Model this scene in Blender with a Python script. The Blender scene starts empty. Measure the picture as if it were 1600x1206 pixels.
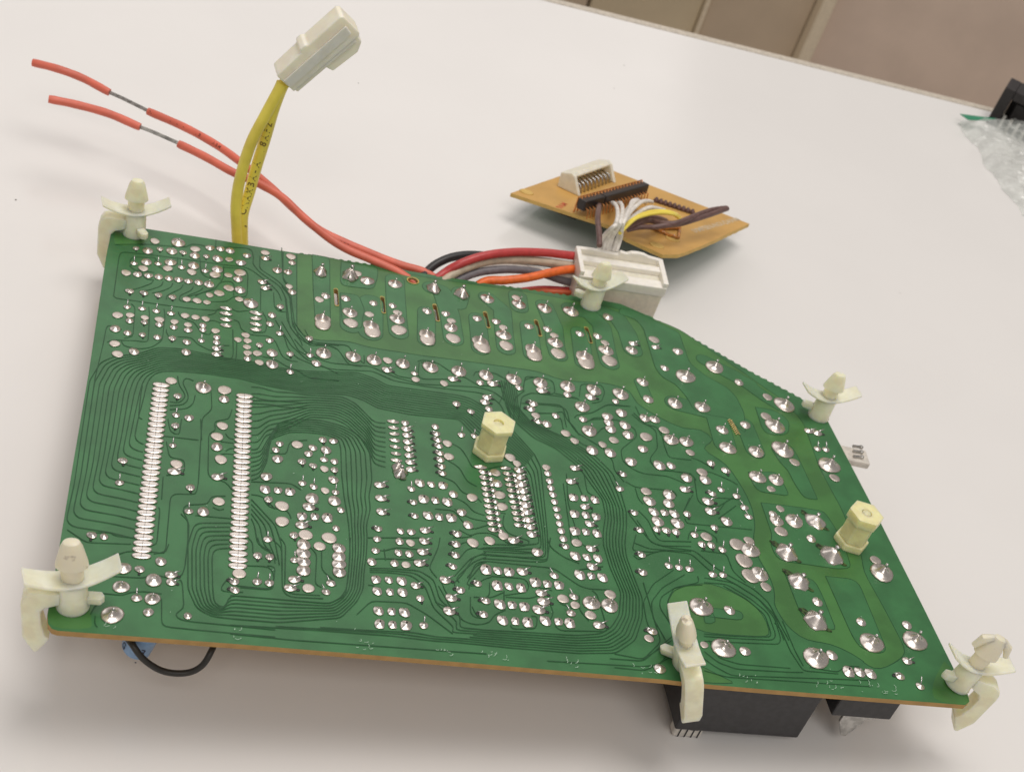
import bpy, bmesh, math, random
from mathutils import Vector, Matrix, noise
from mathutils.geometry import tessellate_polygon
random.seed(7)
# everything is built in centimetres: x along the near edge of the green board, z up from the table top
D = {"cam_loc": [1.327, -16.044, 25.283],
 "cam_rot": [[0.962613, -0.108941, -0.248009], [-0.103937, 0.696943, -0.709554], [0.250148, 0.708803, 0.659564]],
 "board_mat": [[0.999406, -0.003184, 0.034312], [0.0, 0.995722, 0.0924], [-0.03446, -0.092345, 0.995131]],
 "board_loc": [0.0, 0.0, 2.95],
 "clips": [[0.441, 13.559, 0.0], [13.141, 13.589, 0.0], [19.198, 9.875, 0.0], [0.302, 0.591, 0.0], [12.879, 0.468, 0.0], [19.586, 0.535, 0.0]],
 "hexes": [[9.25, 6.605, 0.0], [18.397, 4.868, 0.0]],
 "wire_a": [[-3.009, 19.862, 2.3], [-2.312, 19.737, 2.3], [-1.59, 19.607, 2.2], [-0.822, 19.251, 2.1]],
 "core_a": [[-0.936, 19.318, 2.1], [-0.285, 19.051, 2.05], [0.387, 18.723, 2.0]],
 "wire_a2": [[0.295, 18.763, 2.0], [1.388, 18.293, 1.95], [2.323, 17.718, 1.9], [3.073, 17.071, 1.85], [3.822, 16.382, 1.75], [4.57, 15.65, 1.6], [5.31, 15.046, 1.45], [6.409, 14.667, 1.3], [7.494, 14.274, 1.25], [8.32, 14.108, 1.2], [8.941, 13.621, 1.15]],
 "wire_b": [[-2.309, 17.718, 2.6], [-1.566, 17.722, 2.55], [-0.7, 17.6, 2.5], [0.172, 17.329, 2.4]],
 "core_b": [[0.047, 17.389, 2.4], [0.634, 17.215, 2.35], [1.317, 16.941, 2.3]],
 "wire_b2": [[1.247, 16.953, 2.3], [1.986, 16.602, 2.25], [2.802, 16.189, 2.15], [3.431, 15.962, 2.1], [4.157, 15.588, 2.0], [4.899, 14.941, 1.8], [5.812, 14.31, 1.6], [6.713, 13.978, 1.5], [7.44, 13.747, 1.4], [8.187, 13.415, 1.2]],
 "yel_a": [[3.144, 14.3, 0.876], [3.025, 14.4, 1.561], [2.912, 14.5, 2.338], [2.917, 14.6, 3.116], [3.064, 14.7, 4.204], [3.326, 14.8, 5.082], [3.556, 14.9, 5.779], [3.62, 14.95, 6.008]],
 "yel_b": [[3.286, 14.4, 0.819], [3.195, 14.5, 1.4], [3.139, 14.6, 1.976], [3.224, 14.75, 2.636], [3.308, 14.85, 3.424], [3.426, 14.95, 4.3], [3.518, 14.95, 5.215], [3.625, 14.95, 5.856], [3.683, 14.95, 6.02]],
 "yconn": [[3.615, 14.95, 6.159], [5.015, 15.3, 7.922]],
 "jumper": [[1.273, 1.0, -1.041], [1.47, 0.5, -0.796], [1.753, 0.3, -1.019], [2.153, 0.25, -1.258], [2.586, 0.25, -1.264], [2.869, 0.3, -1.076], [3.024, 0.5, -0.811], [3.133, 1.0, -0.897]],
 "relay": [[16.367, 0.3, -2.019], [13.329, 0.3, -1.969], [18.322, 0.3, -1.108], [16.744, 0.3, -1.05]],
 "cap": [[1.311, 0.45, -0.966], [1.558, 0.45, -1.223], [1.84, 0.45, -0.805], [1.46, 0.45, -0.664]],
 "hconn": [[13.112, 15.384, 1.9], [15.651, 15.244, 1.9], [15.265, 14.096, 1.9], [12.736, 14.165, 1.9]],
 "harness": {"maroon": [[7.819, 12.917, 1.1], [8.748, 13.963, 1.3], [9.253, 14.213, 1.6], [9.992, 14.556, 1.75], [10.878, 14.888, 1.75], [11.783, 15.111, 1.7], [12.395, 15.212, 1.65], [13.435, 15.374, 1.55]],
 "black": [[7.853, 13.173, 1.0], [8.379, 14.176, 1.2], [8.875, 14.609, 1.35], [9.446, 14.87, 1.4], [10.137, 15.047, 1.35], [10.925, 15.126, 1.3], [12.141, 15.292, 1.2], [13.564, 15.317, 1.1]],
 "beige": [[8.182, 12.986, 1.1], [8.927, 13.887, 1.3], [9.478, 14.27, 1.45], [10.156, 14.635, 1.5], [10.94, 14.856, 1.5], [11.84, 15.016, 1.45], [12.643, 15.065, 1.4], [13.44, 15.11, 1.4]],
 "grey": [[8.762, 13.211, 1.0], [9.244, 13.959, 1.15], [9.814, 14.35, 1.25], [10.581, 14.589, 1.3], [11.283, 14.763, 1.25], [11.9, 14.833, 1.15], [12.532, 14.846, 1.0], [13.547, 14.813, 0.9]],
 "white": [[8.608, 13.296, 0.9], [9.215, 14.153, 1.1], [9.716, 14.442, 1.3], [10.385, 14.662, 1.35], [11.119, 14.786, 1.3], [11.894, 14.888, 1.2], [13.512, 14.981, 1.1]],
 "orange": [[9.287, 13.196, 1.1], [9.965, 13.956, 1.25], [10.607, 14.05, 1.35], [11.278, 14.238, 1.4], [11.974, 14.548, 1.45], [12.594, 14.819, 1.45], [13.44, 15.11, 1.4]],
 "rust": [[10.53, 13.776, 0.8], [11.53, 14.305, 0.85], [12.323, 14.43, 0.85], [13.517, 14.516, 0.85]],
 "red": [[10.597, 14.185, 0.7], [11.785, 14.586, 0.75], [12.586, 14.713, 0.75], [13.599, 14.851, 0.75]]}, "tan_loc": [11.379, 18.89, 0.957],
 "tan_mat": [[0.833872, 0.551959, 0.0], [-0.538618, 0.813717, 0.21853], [0.120619, -0.182226, 0.97583]],
 "tan": [[0.0, 0.0, 0.0], [0.936, 4.971, 0.0], [1.314, 5.052, -0.0], [6.633, 4.883, -0.0], [5.957, 1.559, 0.0], [5.601, 0.271, -0.0], [5.224, -0.179, -0.0], [3.951, -0.002, 0.0], [3.729, 0.133, -0.0], [3.699, 0.509, -0.0]],
 "tan_white_base": [[0.827, 1.637, 0.0], [1.653, 1.76, 0.0], [2.093, 4.11, 0.0], [1.262, 4.5, 0.0]],
 "tan_white_top": [[0.88, 1.637, 0.45], [1.424, 1.6, 0.45], [1.937, 3.588, 0.45], [1.382, 3.701, 0.45]],
 "tan_sock": [[2.038, 0.163, 0.55], [2.428, 0.315, 0.55], [3.34, 3.642, 0.55], [3.046, 3.584, 0.55]],
 "tan_wires_white": [[[3.729, -1.879, 0.1], [3.712, -1.755, 0.5], [4.037, -2.168, 1.1], [4.129, -1.282, 1.1], [3.862, -0.235, 1.2], [3.665, 0.878, 0.9], [3.332, 2.547, 0.3]], [[3.826, -1.762, 0.1], [3.809, -1.636, 0.5], [4.042, -2.032, 1.2], [3.741, -1.112, 1.2], [3.305, 0.014, 0.9], [2.821, 1.52, 0.3]], [[3.964, -1.597, 0.1], [3.926, -1.493, 0.5], [4.164, -2.06, 1.2], [3.848, -0.975, 1.2], [3.432, 0.228, 0.9], [2.97, 1.61, 0.3]], [[4.059, -1.545, 0.1], [4.043, -1.349, 0.5], [4.168, -1.691, 1.2], [3.947, -0.463, 1.2], [3.794, 0.609, 1.0], [3.447, 2.485, 0.3]], [[4.151, -1.486, 0.1], [4.125, -1.339, 0.5], [4.228, -1.938, 1.2], [4.081, -0.919, 1.2], [4.056, 0.114, 1.2], [3.995, 1.205, 0.9], [3.769, 2.797, 0.3]], [[3.905, -1.668, 0.1], [3.867, -1.565, 0.5], [4.052, -1.831, 1.0], [3.755, -0.095, 0.9], [3.693, 0.799, 0.8], [3.656, 2.076, 0.5], [3.625, 2.505, 0.3]]],
 "tan_wire_yellow": [[[4.159, -1.744, 0.8], [4.191, -1.296, 0.9], [4.199, -0.448, 0.9], [4.394, 0.23, 0.9], [4.663, 0.718, 0.9], [4.865, 1.438, 0.7], [4.89, 2.279, 0.3]], [[4.106, -1.449, 0.8], [4.135, -0.905, 0.9], [4.189, -0.176, 0.9], [4.364, 0.483, 0.9], [4.658, 0.908, 0.9], [4.863, 1.534, 0.7], [4.844, 2.421, 0.3]]],
 "tan_wire_white2": [[4.06, -1.324, 0.8], [4.084, -0.688, 0.9], [4.11, 0.208, 0.9], [4.217, 0.738, 0.9], [4.286, 1.396, 0.7], [4.269, 2.504, 0.3]],
 "tan_wire_brown": [[[3.937, -0.523, 0.5], [4.16, -0.095, 0.6], [4.394, 0.485, 0.6], [4.846, 0.443, 0.7], [5.206, 0.667, 0.8], [5.477, 1.361, 0.9], [5.745, 2.398, 0.9], [6.057, 3.052, 0.9]], [[4.004, -0.309, 0.4], [4.295, 0.016, 0.5], [4.657, 0.148, 0.6], [4.973, 0.411, 0.7], [5.248, 0.899, 0.7], [5.514, 1.343, 0.8], [5.844, 2.073, 0.9], [6.09, 3.043, 0.9]], [[4.03, -0.22, 0.5], [4.19, 0.229, 0.6], [4.426, 0.816, 0.6], [4.587, 1.474, 0.4], [4.576, 2.132, 0.1]], [[3.926, -2.678, 0.6], [3.697, -2.265, 0.8], [3.378, -1.621, 0.9], [3.06, -0.652, 0.8], [2.604, 0.932, 0.3]]],
 "tan_row": [[3.661, 3.73, -0.0], [4.895, 3.881, -0.0]],
 "tan_text": [[5.398, 2.489, -0.0], [6.228, 4.942, -0.0]],
 "tan_red": [[1.554, 0.083, -0.0], [1.566, 1.016, -0.0]],
 "tan_glue": [[4.348, 1.383, -0.0], [4.932, 1.337, 0.0], [5.211, 1.394, -0.0], [5.007, 2.2, -0.0], [4.387, 2.419, -0.0]],
 "tan_bumps": [[4.863, 0.321, 0.0], [5.073, 1.272, -0.0], [0.317, 0.533, -0.0]],
 "edge": [[15.166, 34.011, 0.0], [33.936, 31.616, 0.0]],
 "blackbox": [[33.254, 30.275, 0.0], [32.823, 30.18, 1.6], [34.364, 30.733, 1.6], [34.587, 29.105, 0.0]],
 "bag": [[31.711, 29.644, 0.2], [33.438, 29.911, 0.5], [34.201, 29.13, 0.7], [31.205, 27.402, 0.1], [32.043, 25.899, 0.1], [32.543, 24.37, 0.1]],
 "clear": [[20.273, 9.317, -0.5], [20.665, 9.066, -0.5], [20.229, 8.256, -0.5], [19.866, 8.451, -0.5]],
 "edge_dir": [0.992, -0.127, 0.0],
 "cab": [[6.075, 28.0, -13.444], [12.989, 28.0, -11.364], [13.045, 28.0, -13.51], [20.586, 28.0, -9.323], [20.106, 28.0, -13.557], [19.752, 28.0, -9.547], [19.558, 28.0, -13.705], [31.74, 28.0, -6.326], [33.101, 28.0, -13.913]]}

sc = bpy.context.scene
C = sc.collection
sc.unit_settings.system = 'METRIC'; sc.unit_settings.scale_length = 0.01
# ---------------------------------------------------------------- camera
cam = bpy.data.cameras.new('camera'); camo = bpy.data.objects.new('camera', cam); C.objects.link(camo)
cam.lens = 48.83; cam.sensor_width = 36; cam.clip_start = 0.5; cam.clip_end = 2000
rw = Matrix(D['cam_rot'])
camo.matrix_world = Matrix.Translation(D['cam_loc']) @ rw.to_4x4()
cam.dof.use_dof = True; cam.dof.focus_distance = 30.5; cam.dof.aperture_fstop = 0.42
sc.camera = camo
# ---------------------------------------------------------------- light of the room: pale walls and a ceiling lamp, plus added fill and reflection lights
w = bpy.data.worlds.new("World"); sc.world = w; w.use_nodes = True
bg = w.node_tree.nodes['Background']; bg.inputs[0].default_value = (1.0, 0.945, 0.90, 1); bg.inputs[1].default_value = 0.33
def area(name, loc, target, size, power, col):
    l = bpy.data.lights.new(name, 'AREA'); l.shape = 'RECTANGLE'; l.size, l.size_y = size; l.energy = power; l.color = col
    o = bpy.data.objects.new(name, l); C.objects.link(o); o.location = loc
    o.rotation_euler = (Vector(target) - Vector(loc)).to_track_quat('-Z', 'Y').to_euler()
area('ceiling_lamp', (28, 30, 150), (10, 8, 0), (80, 60), 104000, (1.0, 0.945, 0.90))
area('near_fill_light', (0, -95, 150), (10, 15, 0), (90, 50), 68000, (1.0, 0.945, 0.90))  # added fill, brightens the cabinet and the shade under the board
area('far_reflection_light', (-5, 175, 118), (8, 8, 0), (190, 90), 60000, (1.0, 0.955, 0.93))  # added bright panel for the flat pads and mask to reflect
sc.view_settings.view_transform = 'Standard'; sc.view_settings.look = 'None'
sc.view_settings.exposure = 0; sc.view_settings.gamma = 1
sc.render.engine = 'CYCLES'

# ---------------------------------------------------------------- materials
def mat(name, col, rough=.5, metal=0., var=.06, vscale=6., bump=0., bscale=30., sss=0., spec=.5, trans=0., alpha=1., coat=0., col2=None, mixlo=.4, mixhi=.6, sssr=(.3,.25,.15)):
    m = bpy.data.materials.new(name); m.use_nodes = True; nt = m.node_tree; N = nt.nodes; Lk = nt.links
    p = N['Principled BSDF']; tc = N.new('ShaderNodeTexCoord')
    no = N.new('ShaderNodeTexNoise'); no.inputs['Scale'].default_value = vscale; no.inputs['Detail'].default_value = 4
    Lk.new(tc.outputs['Object'], no.inputs['Vector'])
    mx = N.new('ShaderNodeMix'); mx.data_type = 'RGBA'
    rr = N.new('ShaderNodeMapRange'); rr.inputs[1].default_value = mixlo; rr.inputs[2].default_value = mixhi
    Lk.new(no.outputs['Fac'], rr.inputs[0]); Lk.new(rr.outputs[0], mx.inputs[0])
    c2 = col2 or tuple(min(1, c*(1-2*var)) for c in col)
    mx.inputs[6].default_value = (*[min(1, c*(1+var)) for c in col], 1); mx.inputs[7].default_value = (*c2, 1)
    Lk.new(mx.outputs[2], p.inputs['Base Color'])
    p.inputs['Roughness'].default_value = rough; p.inputs['Metallic'].default_value = metal
    p.inputs['Specular IOR Level'].default_value = spec
    if sss: p.inputs['Subsurface Weight'].default_value = sss; p.inputs['Subsurface Radius'].default_value = sssr; p.inputs['Subsurface Scale'].default_value = 1.0
    if trans: p.inputs['Transmission Weight'].default_value = trans
    if alpha < 1: p.inputs['Alpha'].default_value = alpha
    if coat: p.inputs['Coat Weight'].default_value = coat; p.inputs['Coat Roughness'].default_value = .15
    if bump:
        b = N.new('ShaderNodeBump'); n2 = N.new('ShaderNodeTexNoise'); n2.inputs['Scale'].default_value = bscale; n2.inputs['Detail'].default_value = 3
        Lk.new(tc.outputs['Object'], n2.inputs['Vector']); Lk.new(n2.outputs['Fac'], b.inputs['Height'])
        b.inputs['Strength'].default_value = bump; b.inputs['Distance'].default_value = .02
        Lk.new(b.outputs[0], p.inputs['Normal'])
    return m
M = {}
M['table'] = mat('table_gloss_white', (.80,.785,.765),   .22, var=.005, vscale=.2, spec=.45)
_m = M['table']; _n = _m.node_tree.nodes; _l = _m.node_tree.links
_t = _n.new('ShaderNodeTexCoord'); _s = _n.new('ShaderNodeTexNoise'); _s.inputs['Scale'].default_value = .12; _s.inputs['Detail'].default_value = 6
_r = _n.new('ShaderNodeMapRange'); _r.inputs[1].default_value = .3; _r.inputs[2].default_value = .7; _r.inputs[3].default_value = .15; _r.inputs[4].default_value = .22
_l.new(_t.outputs['Object'], _s.inputs['Vector']); _l.new(_s.outputs['Fac'], _r.inputs[0]); _l.new(_r.outputs[0], _n['Principled BSDF'].inputs['Roughness'])
M['trim'] = mat('table_edge_trim', (.60,.54,.45), .4)
M['cab_a'] = mat('cabinet_olive', (.62,.53,.37), .5, var=.03, vscale=.2)
M['cab_b'] = mat('cabinet_tan', (.57,.47,.35), .5, var=.03, vscale=.2)
M['cab_c'] = mat('cabinet_mauve', (.74,.61,.51), .6, var=.03, vscale=.2)
M['cab_l'] = mat('cabinet_pale_strip', (.78,.69,.53), .5, var=.03)
M['mask'] = mat('green_solder_mask', (.040,.165,.056), .34, var=.07, vscale=1.2, bump=.04, bscale=60, spec=.5)
M['bright'] = mat('green_mask_on_bare_laminate', (.055,.180,.045), .34, var=.09, vscale=.9, bump=.04, bscale=60, spec=.5)
M['gap'] = mat('dark_green_gap', (.014,.078,.026), .4, var=.08, spec=.35)
M['edge'] = mat('phenolic_edge', (.44,.26,.085), .7, var=.05, vscale=3, bump=.15, bscale=50)
M['rim'] = mat('worn_laminate_rim', (.62,.42,.10), .5, var=.1)
M['solder'] = mat('solder', (.72,.67,.625), .27, 1.0, var=.05, vscale=9, bump=.07, bscale=16)
M['pad'] = mat('tinned_pad', (.64,.575,.52), .38, 1.0, var=.06, vscale=9, bump=.08, bscale=40)
M['goldpad'] = mat('flux_tinted_pad', (.78,.62,.28), .28, 1.0, var=.1, vscale=9, bump=.1)
M['lead'] = mat('tinned_lead', (.70,.69,.68), .22, 1.0, var=.04)
M['conductor'] = mat('dull_tinned_copper', (.36,.35,.33), .42, 1.0, var=.15)
M['dark_lead_shadow'] = mat('lead_hole_shadow', (.03,.035,.03), .5, var=.2)  # dark leads; flat discs of it paint the shadow beside bent leads
M['flux'] = mat('burnt_flux', (.040,.075,.018), .3, var=.4, vscale=12, bump=.3)
M['nylon'] = mat('aged_nylon', (.97,.92,.68), .32, var=.05, vscale=2.5, sss=.8, trans=.06, bump=.05, bscale=9, spec=.4)
M['nylon_hex'] = mat('yellowed_nylon', (.95,.86,.46), .36, var=.05, vscale=3, sss=.7, bump=.04, bscale=9, spec=.4)
M['nylon_dirty'] = mat('nylon_with_grime', (.76,.71,.55), .4, vscale=2.4, sss=.4, bump=.1, bscale=9, col2=(.20,.13,.10), mixlo=.60, mixhi=.70)
M['plastic_black'] = mat('black_relay_plastic', (.028,.027,.029), .45, var=.1, bump=.12, bscale=70)
M['white_plastic'] = mat('white_connector', (.92,.88,.80), .4, var=.02, sss=.15)
M['cream'] = mat('cream_and_bounce_tint', (.84,.80,.66), .4, var=.03, sss=.3)
M['natural'] = mat('natural_nylon_housing', (.96,.90,.74), .33, var=.03, vscale=2, sss=.5)
M['steel'] = mat('steel_tab', (.50,.49,.47), .35, 1.0, var=.12, vscale=5, bump=.1)
M['clearish'] = mat('clear_terminal_cover', (.88,.83,.75), .3, var=.05, trans=.3)
M['blue'] = mat('blue_capacitor_sleeve', (.22,.36,.56), .35, var=.05)
M['ink'] = mat('ink', (.03,.035,.07), .6)
M['inkred'] = mat('ink_on_red', (.22,.045,.03), .6)
M['inkyel'] = mat('ink_on_yellow', (.22,.15,.04), .6)
M['w_red'] = mat('salmon_red_insulation', (.74,.165,.105), .38, var=.06, vscale=1.5)
M['w_yel'] = mat('yellow_insulation', (.98,.79,.12), .34, var=.06, vscale=1)
M['w_maroon'] = mat('maroon_red_insulation', (.52,.055,.055), .35, var=.05)
M['w_black'] = mat('black_insulation', (.022,.021,.022), .4)
M['w_beige'] = mat('beige_insulation', (.52,.44,.33), .4)
M['w_grey'] = mat('grey_insulation', (.19,.18,.195), .38)
M['w_white'] = mat('white_insulation', (.82,.78,.72), .38)
M['w_orange'] = mat('orange_insulation', (.84,.16,.03), .38)
M['w_rust'] = mat('rust_orange_insulation', (.55,.10,.03), .42)
M['w_brown'] = mat('brown_insulation', (.15,.082,.072), .42, var=.1)
M['tanboard'] = mat('tan_laminate', (.62,.36,.10), .40, var=.05, vscale=.8, bump=.1, bscale=30)
M['tan_edge'] = mat('tan_laminate_edge', (.66,.44,.13), .6, var=.05, vscale=3)
M['greenunder'] = mat('green_underside', (.05,.17,.08), .4)
M['copperpin'] = mat('copper_pin', (.72,.32,.12), .3, 1.0)
M['glue'] = mat('hot_glue', (.55,.22,.05), .2, var=.2, coat=.5)
M['silk'] = mat('white_print', (.66,.56,.40), .6)
M['silkred'] = mat('red_print', (.55,.10,.04), .6)
M['socket'] = mat('black_socket', (.03,.024,.022), .4)
M['scuff'] = mat('scratched_mask', (.42,.60,.45), .6)
M['bagmat'] = mat('clear_plastic_film', (.80,.84,.80), .16, var=.1, vscale=1.5, bump=.5, bscale=2.2, alpha=.42, spec=1.0)
M['baggreen'] = mat('green_tape', (.03,.26,.14), .35)
M['blackbox'] = mat('black_box_plastic', (.022,.018,.018), .5)
M['cable_black'] = mat('black_rubber', (.026,.024,.020), .5)
M['speck'] = mat('dust_speck', (.22,.20,.18), .8)

# ---------------------------------------------------------------- mesh helpers
def mesh_obj(name, verts, faces, m, parent=None, smooth=False, mw=None, idx=None):
    me = bpy.data.meshes.new(name); me.from_pydata([tuple(v) for v in verts], [], faces)
    for mm in (m if isinstance(m, (list, tuple)) else [m]): me.materials.append(mm)
    if idx: 
        for p, i in zip(me.polygons, idx): p.material_index = i
    if smooth: me.polygons.foreach_set('use_smooth', [True]*len(me.polygons))
    me.update()
    bm = bmesh.new(); bm.from_mesh(me); bmesh.ops.recalc_face_normals(bm, faces=bm.faces); bm.to_mesh(me); bm.free()
    o = bpy.data.objects.new(name, me); C.objects.link(o)
    if parent: o.parent = parent
    if mw is not None: o.matrix_local = mw
    return o
def empty(name, label, cat, mw=None, group=None, parent=None):
    o = bpy.data.objects.new(name, None); C.objects.link(o); o.empty_display_size = .5
    if parent: o.parent = parent
    if mw is not None: o.matrix_world = mw
    if label: o['label'] = label
    if cat: o['category'] = cat
    if group: o['group'] = group
    return o
def bevel(o, w=.02, seg=2):
    md = o.modifiers.new('bevel', 'BEVEL'); md.width = w; md.segments = seg; md.limit_method = 'ANGLE'; md.angle_limit = math.radians(35)
    return o
class MB:
    def __init__(s): s.v = []; s.f = []; s.mi = []
    def add(s, v, f, mi=0):
        b = len(s.v); s.v += [tuple(x) for x in v]; s.f += [tuple(i+b for i in q) for q in f]; s.mi += [mi]*len(f)
    def box(s, c, h, R=None, mi=0):
        R = R or Matrix.Identity(3); c = Vector(c)
        v = [c + R @ Vector((x*h[0], y*h[1], z*h[2])) for x in (-1,1) for y in (-1,1) for z in (-1,1)]
        s.add(v, [(0,1,3,2),(4,6,7,5),(0,4,5,1),(2,3,7,6),(0,2,6,4),(1,5,7,3)], mi)
    def prism(s, pts, a, b, mi=0, R=None, t=None):
        # pts 2d in local x,y, extruded z from a to b
        n = len(pts); R = R or Matrix.Identity(3); t = Vector(t or (0,0,0))
        v = [R @ Vector((p[0], p[1], a)) + t for p in pts] + [R @ Vector((p[0], p[1], b)) + t for p in pts]
        tris = tessellate_polygon([[Vector((p[0], p[1], 0)) for p in pts]])
        f = [tuple(q) for q in tris] + [tuple(i+n for i in q[::-1]) for q in tris] + [(i, (i+1) % n, n+(i+1) % n, n+i) for i in range(n)]
        s.add(v, f, mi)
    def lathe(s, prof, seg=20, mi=0, R=None, t=None, sx=1, sy=1):
        R = R or Matrix.Identity(3); t = Vector(t or (0,0,0)); v = []; f = []
        for r, z in prof:
            for k in range(seg):
                a = 2*math.pi*k/seg; v.append(R @ Vector((r*math.cos(a)*sx, r*math.sin(a)*sy, z)) + t)
        for i in range(len(prof)-1):
            for k in range(seg):
                f.append((i*seg+k, i*seg+(k+1) % seg, (i+1)*seg+(k+1) % seg, (i+1)*seg+k))
        f.append(tuple(range(seg))[::-1]); f.append(tuple((len(prof)-1)*seg+k for k in range(seg)))
        s.add(v, f, mi)
    def tube(s, pts, r, seg=8, mi=0):
        pts = [Vector(p) for p in pts]; v = []; f = []; n = len(pts); up = None
        for i, p in enumerate(pts):
            t = (pts[min(i+1, n-1)] - pts[max(i-1, 0)]).normalized()
            if up is None: up = t.orthogonal().normalized()
            up = (up - t*up.dot(t)).normalized(); b = t.cross(up)
            ri = r[i] if isinstance(r, list) else r
            for k in range(seg):
                a = 2*math.pi*k/seg; v.append(p + (up*math.cos(a) + b*math.sin(a))*ri)
        for i in range(n-1):
            for k in range(seg): f.append((i*seg+k, i*seg+(k+1) % seg, (i+1)*seg+(k+1) % seg, (i+1)*seg+k))
        f.append(tuple(range(seg))[::-1]); f.append(tuple((n-1)*seg+k for k in range(seg)))
        s.add(v, f, mi)
    def build(s, name, m, parent=None, smooth=False, mw=None):
        return mesh_obj(name, s.v, s.f, m, parent, smooth, mw, s.mi)
def smooth_path(pts, n=8):
    P = [Vector(p) for p in pts]; P = [P[0]*2-P[1]] + P + [P[-1]*2-P[-2]]; out = []
    for i in range(1, len(P)-2):
        for k in range(n):
            t = k/n; a, b, c, d = P[i-1], P[i], P[i+1], P[i+2]
            out.append(.5*((2*b) + (c-a)*t + (2*a-5*b+4*c-d)*t*t + (3*b-a-3*c+d)*t**3))
    out.append(P[-2]); return out
def smooth_auto(o):
    o.data.polygons.foreach_set('use_smooth', [True]*len(o.data.polygons))
    try: o.data.set_sharp_from_angle(angle=math.radians(38))
    except Exception: pass
    return o
def chaikin(pts, it=2):
    for _ in range(it):
        if len(pts) < 3: return pts
        q = [pts[0]]
        for a, b in zip(pts, pts[1:]):
            q.append((a[0]*.75+b[0]*.25, a[1]*.75+b[1]*.25)); q.append((a[0]*.25+b[0]*.75, a[1]*.25+b[1]*.75))
        q.append(pts[-1]); pts = q
    return pts
def round_corners(P, d=.11):
    if len(P) < 3: return P
    out = [P[0]]
    for a, b, c in zip(P, P[1:], P[2:]):
        la, lc = math.dist(a, b), math.dist(b, c)
        if la < 1e-5 or lc < 1e-5: continue
        ua = min(d, .45*la)/la; uc = min(d, .45*lc)/lc
        p = (b[0]+(a[0]-b[0])*ua, b[1]+(a[1]-b[1])*ua); q = (b[0]+(c[0]-b[0])*uc, b[1]+(c[1]-b[1])*uc)
        out += [p, tuple(.25*p[i]+.5*b[i]+.25*q[i] for i in (0, 1)), q]
    out.append(P[-1]); return out
def pairs(a): return [(a[i]/1000, a[i+1]/1000) for i in range(0, len(a), 2)]
def ribbon(mb, pts, hw, z, mi=0):
    n = len(pts); v = []
    for i in range(n):
        a = Vector(pts[max(i-1, 0)]); b = Vector(pts[min(i+1, n-1)]); d = b-a
        if d.length < 1e-6: d = Vector((1, 0))
        d.normalize(); nn = Vector((-d.y, d.x)); p = Vector(pts[i])
        h = hw*(1+.16*math.sin(i*1.7+z*9e4))
        v += [(p.x+nn.x*h, p.y+nn.y*h, z), (p.x-nn.x*h, p.y-nn.y*h, z)]
    mb.add(v, [(2*i, 2*i+1, 2*i+3, 2*i+2) for i in range(n-1)], mi)
FONT = None
def text_mesh(s, size):
    cu = bpy.data.curves.new('txt', 'FONT'); cu.body = s; cu.size = size; cu.align_x = 'CENTER'; cu.align_y = 'CENTER'; cu.resolution_u = 2; cu.offset = size*.018
    o = bpy.data.objects.new('txt', cu); C.objects.link(o)
    dg = bpy.context.evaluated_depsgraph_get(); me = o.evaluated_get(dg).to_mesh()
    v = [tuple(x.co) for x in me.vertices]; f = [tuple(p.vertices) for p in me.polygons]
    o.evaluated_get(dg).to_mesh_clear(); bpy.data.objects.remove(o); bpy.data.curves.remove(cu)
    return v, f
cam_pos = Vector(D['cam_loc'])
def wire_text(mb, path, r, start, s, size, step, turn=0.):
    # letters one by one along a wire, wrapped onto the camera-side flank of its round surface
    path = smooth_path(path, 10); L = [0]
    for a, b in zip(path, path[1:]): L.append(L[-1]+(b-a).length)
    for k, ch in enumerate(s):
        if ch == ' ': continue
        d = start+k*step
        i = next((j for j in range(len(L)-1) if L[j+1] > d), None)
        if i is None: return
        p = path[i].lerp(path[i+1], (d-L[i])/max(1e-6, L[i+1]-L[i])); t = (path[i+1]-path[i]).normalized()
        nrm = (cam_pos-p); nrm = (nrm-t*nrm.dot(t)).normalized()
        nrm = Matrix.Rotation(turn, 3, t) @ nrm; sd = nrm.cross(t)
        v, f = text_mesh(ch, size)
        w_ = []
        for x, y, z in v:
            a = y/r; w_.append(p + t*x + (nrm*math.cos(a) + sd*math.sin(a))*(r+.003))
        mb.add(w_, f)
def loc_mat(loc, rows=None):
    return Matrix.Translation(loc) @ (Matrix(rows).to_4x4() if rows else Matrix.Identity(4))

# ---------------------------------------------------------------- setting
e0, e1 = Vector(D['edge'][0]), Vector(D['edge'][1]); ed = Vector(D['edge_dir']); em = Vector((-ed.y, ed.x, 0))
A0 = e0 - ed*90; A1 = e0 + ed*90
def quadpts(*p): return [(q.x, q.y) for q in p]
mb = MB(); mb.prism(quadpts(A0-em*100, A1-em*100, A1-em*.35, A0-em*.35), -2.4, 0)
t = mb.build('table_top', M['table']); t['kind'] = 'structure'
mb = MB(); mb.prism(quadpts(A0-em*.345, A1-em*.345, A1, A0), -2.4, .03)
t = bevel(mb.build('table_edge_trim', M['trim']), .02); t['kind'] = 'structure'
mb = MB(); mb.prism([(-400, -300), (400, -300), (400, 400), (-400, 400)], -76, -75)
t = mb.build('floor', M['cab_c']); t['kind'] = 'structure'
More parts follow.
